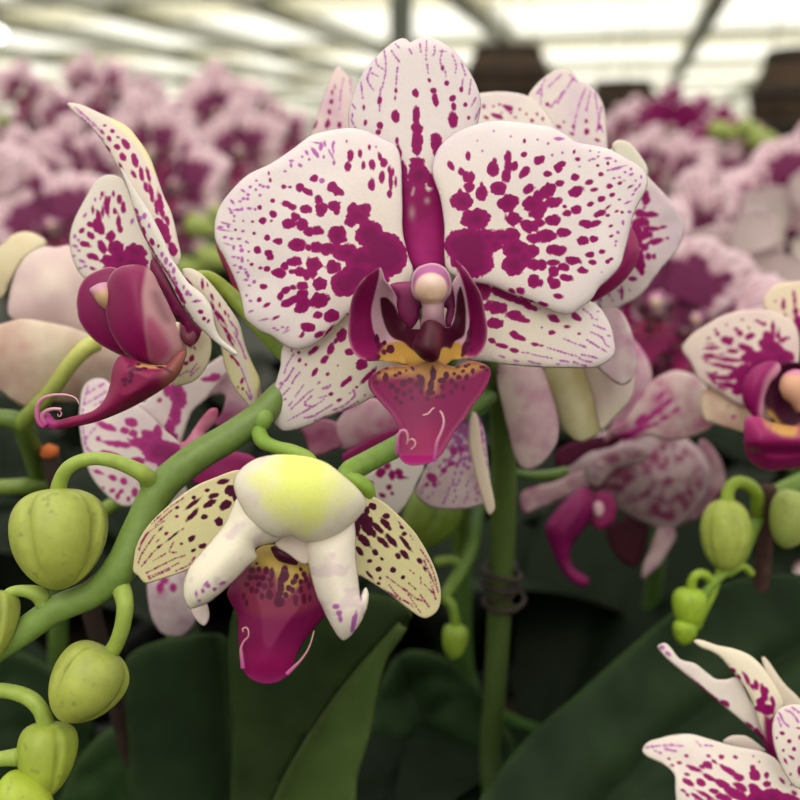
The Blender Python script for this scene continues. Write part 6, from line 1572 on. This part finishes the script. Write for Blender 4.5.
# barrels hanging from the roof
def barrel(label, px, ytop, ymid, wpx, d):
    p = u1(px, ymid, d)
    r = wpx * d / F / 2
    root = thing('hanging_barrel', label, 'barrel', (p[0], p[1], p[2]), 'barrels hanging from the roof')
    h1 = (ymid - ytop) * d / F
    prof = [(0, -h1 * 1.9), (r * .62, -h1 * 1.9), (r * .74, -h1 * 1.3), (r * .93, -h1 * .5), (r, 0), (r * .96, h1 * .25), (r * .78, h1 * .8), (r * .72, h1), (r * .66, h1), (r * .66, h1 * .9), (0, h1 * .9)]
    V, Fc = lathe(prof, 36)
    mesh('barrel_body', V + WL[root.name], Fc, M['barrel'], root)
    for z, rr in ((h1 * .86, .785), (h1 * .12, 1.0), (-h1 * .55, .94), (-h1 * 1.35, .75)):
        V, Fc = lathe([(r * rr + .001, z - h1 * .09), (r * (rr + .03), z - h1 * .07), (r * (rr + .03), z + h1 * .07), (r * rr + .001, z + h1 * .09)], 36)
        mesh('hoop', V + WL[root.name], Fc, M['barrel_band'], root)
    for k in range(3):
        a = 2 * math.pi * k / 3 + .4
        b = WL[root.name] + np.array((r * .7 * math.cos(a), r * .7 * math.sin(a), h1))
        t = WL[root.name] + np.array((0, 0, ZC - .02 - p[2]))
        V, Fc, _ = tube_geo([(*b, .004), (*((b + t) / 2), .004), (*t, .004)], 6, .5, None)
        mesh('hanger_wire', V, Fc, M['wire'], root)


barrel('dark brown hanging barrel straight above the right petal, left of the other two', 507, 48, 78, 86, 5.0)
barrel('smaller dark barrel in the middle of the three hanging ones', 622, 82, 105, 72, 6.4)
barrel('large dark barrel at the right edge under the roof', 806, 52, 100, 108, 4.0)

# bright lamp at the left
p = u1(-2, 35, 9.0)
lamp = thing('grow_lamp', 'round white lamp shining at the left edge under the roof', 'lamp', p)
V, Fc = lathe([(0, -.05), (.03, -.045), (.055, -.02), (.06, .01), (.055, .035), (.035, .06), (0, .075)], 24)
mm, nt, N, L = nmat('lamp_glow')
out = N.new('ShaderNodeOutputMaterial'); em = N.new('ShaderNodeEmission'); em.inputs[0].default_value = (1, .98, .94, 1); em.inputs[1].default_value = 6
L.new(em.outputs[0], out.inputs['Surface'])
mesh('bulb', V + p, Fc, mm, lamp)
V, Fc, _ = tube_geo([(p[0], p[1], p[2] + .07, .01), (p[0], p[1], (p[2] + ZC) / 2, .01), (p[0], p[1], ZC - .02, .01)], 8, .3, None)
mesh('cord', V, Fc, M['wire'], lamp)

# bench under the pots
bn = thing('growing_bench', 'long dark bench carrying all the potted orchids', 'bench', (0, 2.2, 0))
V, Fc, _ = box_geo((0, 2.2, BENCH - .02), (2.4, 2.16, .02))
mesh('bench_top', V, Fc, M['bench'], bn, None, False)
for sx in (-1, 1):
    for yy in (.15, 1.5, 2.9, 4.25):
        V, Fc, _ = box_geo((sx * 2.2, yy, (BENCH - .04) / 2), (.03, .03, (BENCH - .04) / 2))
        mesh('leg', V, Fc, M['steel'], bn, None, False)

# ================================================================== daylight
w = bpy.data.worlds.new('sky'); SC.world = w
w.use_nodes = True
nt = w.node_tree; nt.nodes.clear()
o = nt.nodes.new('ShaderNodeOutputWorld'); bg = nt.nodes.new('ShaderNodeBackground')
tc = nt.nodes.new('ShaderNodeTexCoord'); sx = nt.nodes.new('ShaderNodeSeparateXYZ')
nt.links.new(tc.outputs['Generated'], sx.inputs[0])
cr = nt.nodes.new('ShaderNodeValToRGB')
cr.color_ramp.elements[0].position = 0.0; cr.color_ramp.elements[0].color = (1.0, .985, .92, 1)
cr.color_ramp.elements[1].position = 0.5; cr.color_ramp.elements[1].color = (1.0, .985, .965, 1)
nt.links.new(sx.outputs[2], cr.inputs[0])
st_ = nt.nodes.new('ShaderNodeFloatCurve')
cv = st_.mapping.curves[0]
cv.points[0].location = (0, .55); cv.points[1].location = (1, .95)
for q in ((.15, .52), (.3, .40), (.55, .55), (.8, .85)):
    cv.points.new(*q)
st_.mapping.update()
ml_ = nt.nodes.new('ShaderNodeMath'); ml_.operation = 'MULTIPLY'; ml_.inputs[1].default_value = 2.6
nt.links.new(sx.outputs[2], st_.inputs['Value'])
nt.links.new(st_.outputs[0], ml_.inputs[0]); st_ = ml_
nt.links.new(cr.outputs[0], bg.inputs[0]); nt.links.new(st_.outputs[0], bg.inputs[1])
nt.links.new(bg.outputs[0], o.inputs[0])
sl = bpy.data.lights.new('sun', 'SUN'); sl.energy = 1.0; sl.angle = math.radians(35); sl.color = (1, .98, .93)
so = bpy.data.objects.new('sun', sl); COL.objects.link(so)
so.rotation_euler = (math.radians(38), math.radians(-10), 0)

vs = SC.view_settings
SC.display_settings.display_device = 'sRGB'
vs.view_transform = 'Standard'; vs.look = 'None'; vs.exposure = -0.04; vs.gamma = 1.0; vs.use_curve_mapping = False
SC.cycles.use_denoising = True
SC.cycles.max_bounces = 8
SC.cycles.transparent_max_bounces = 12
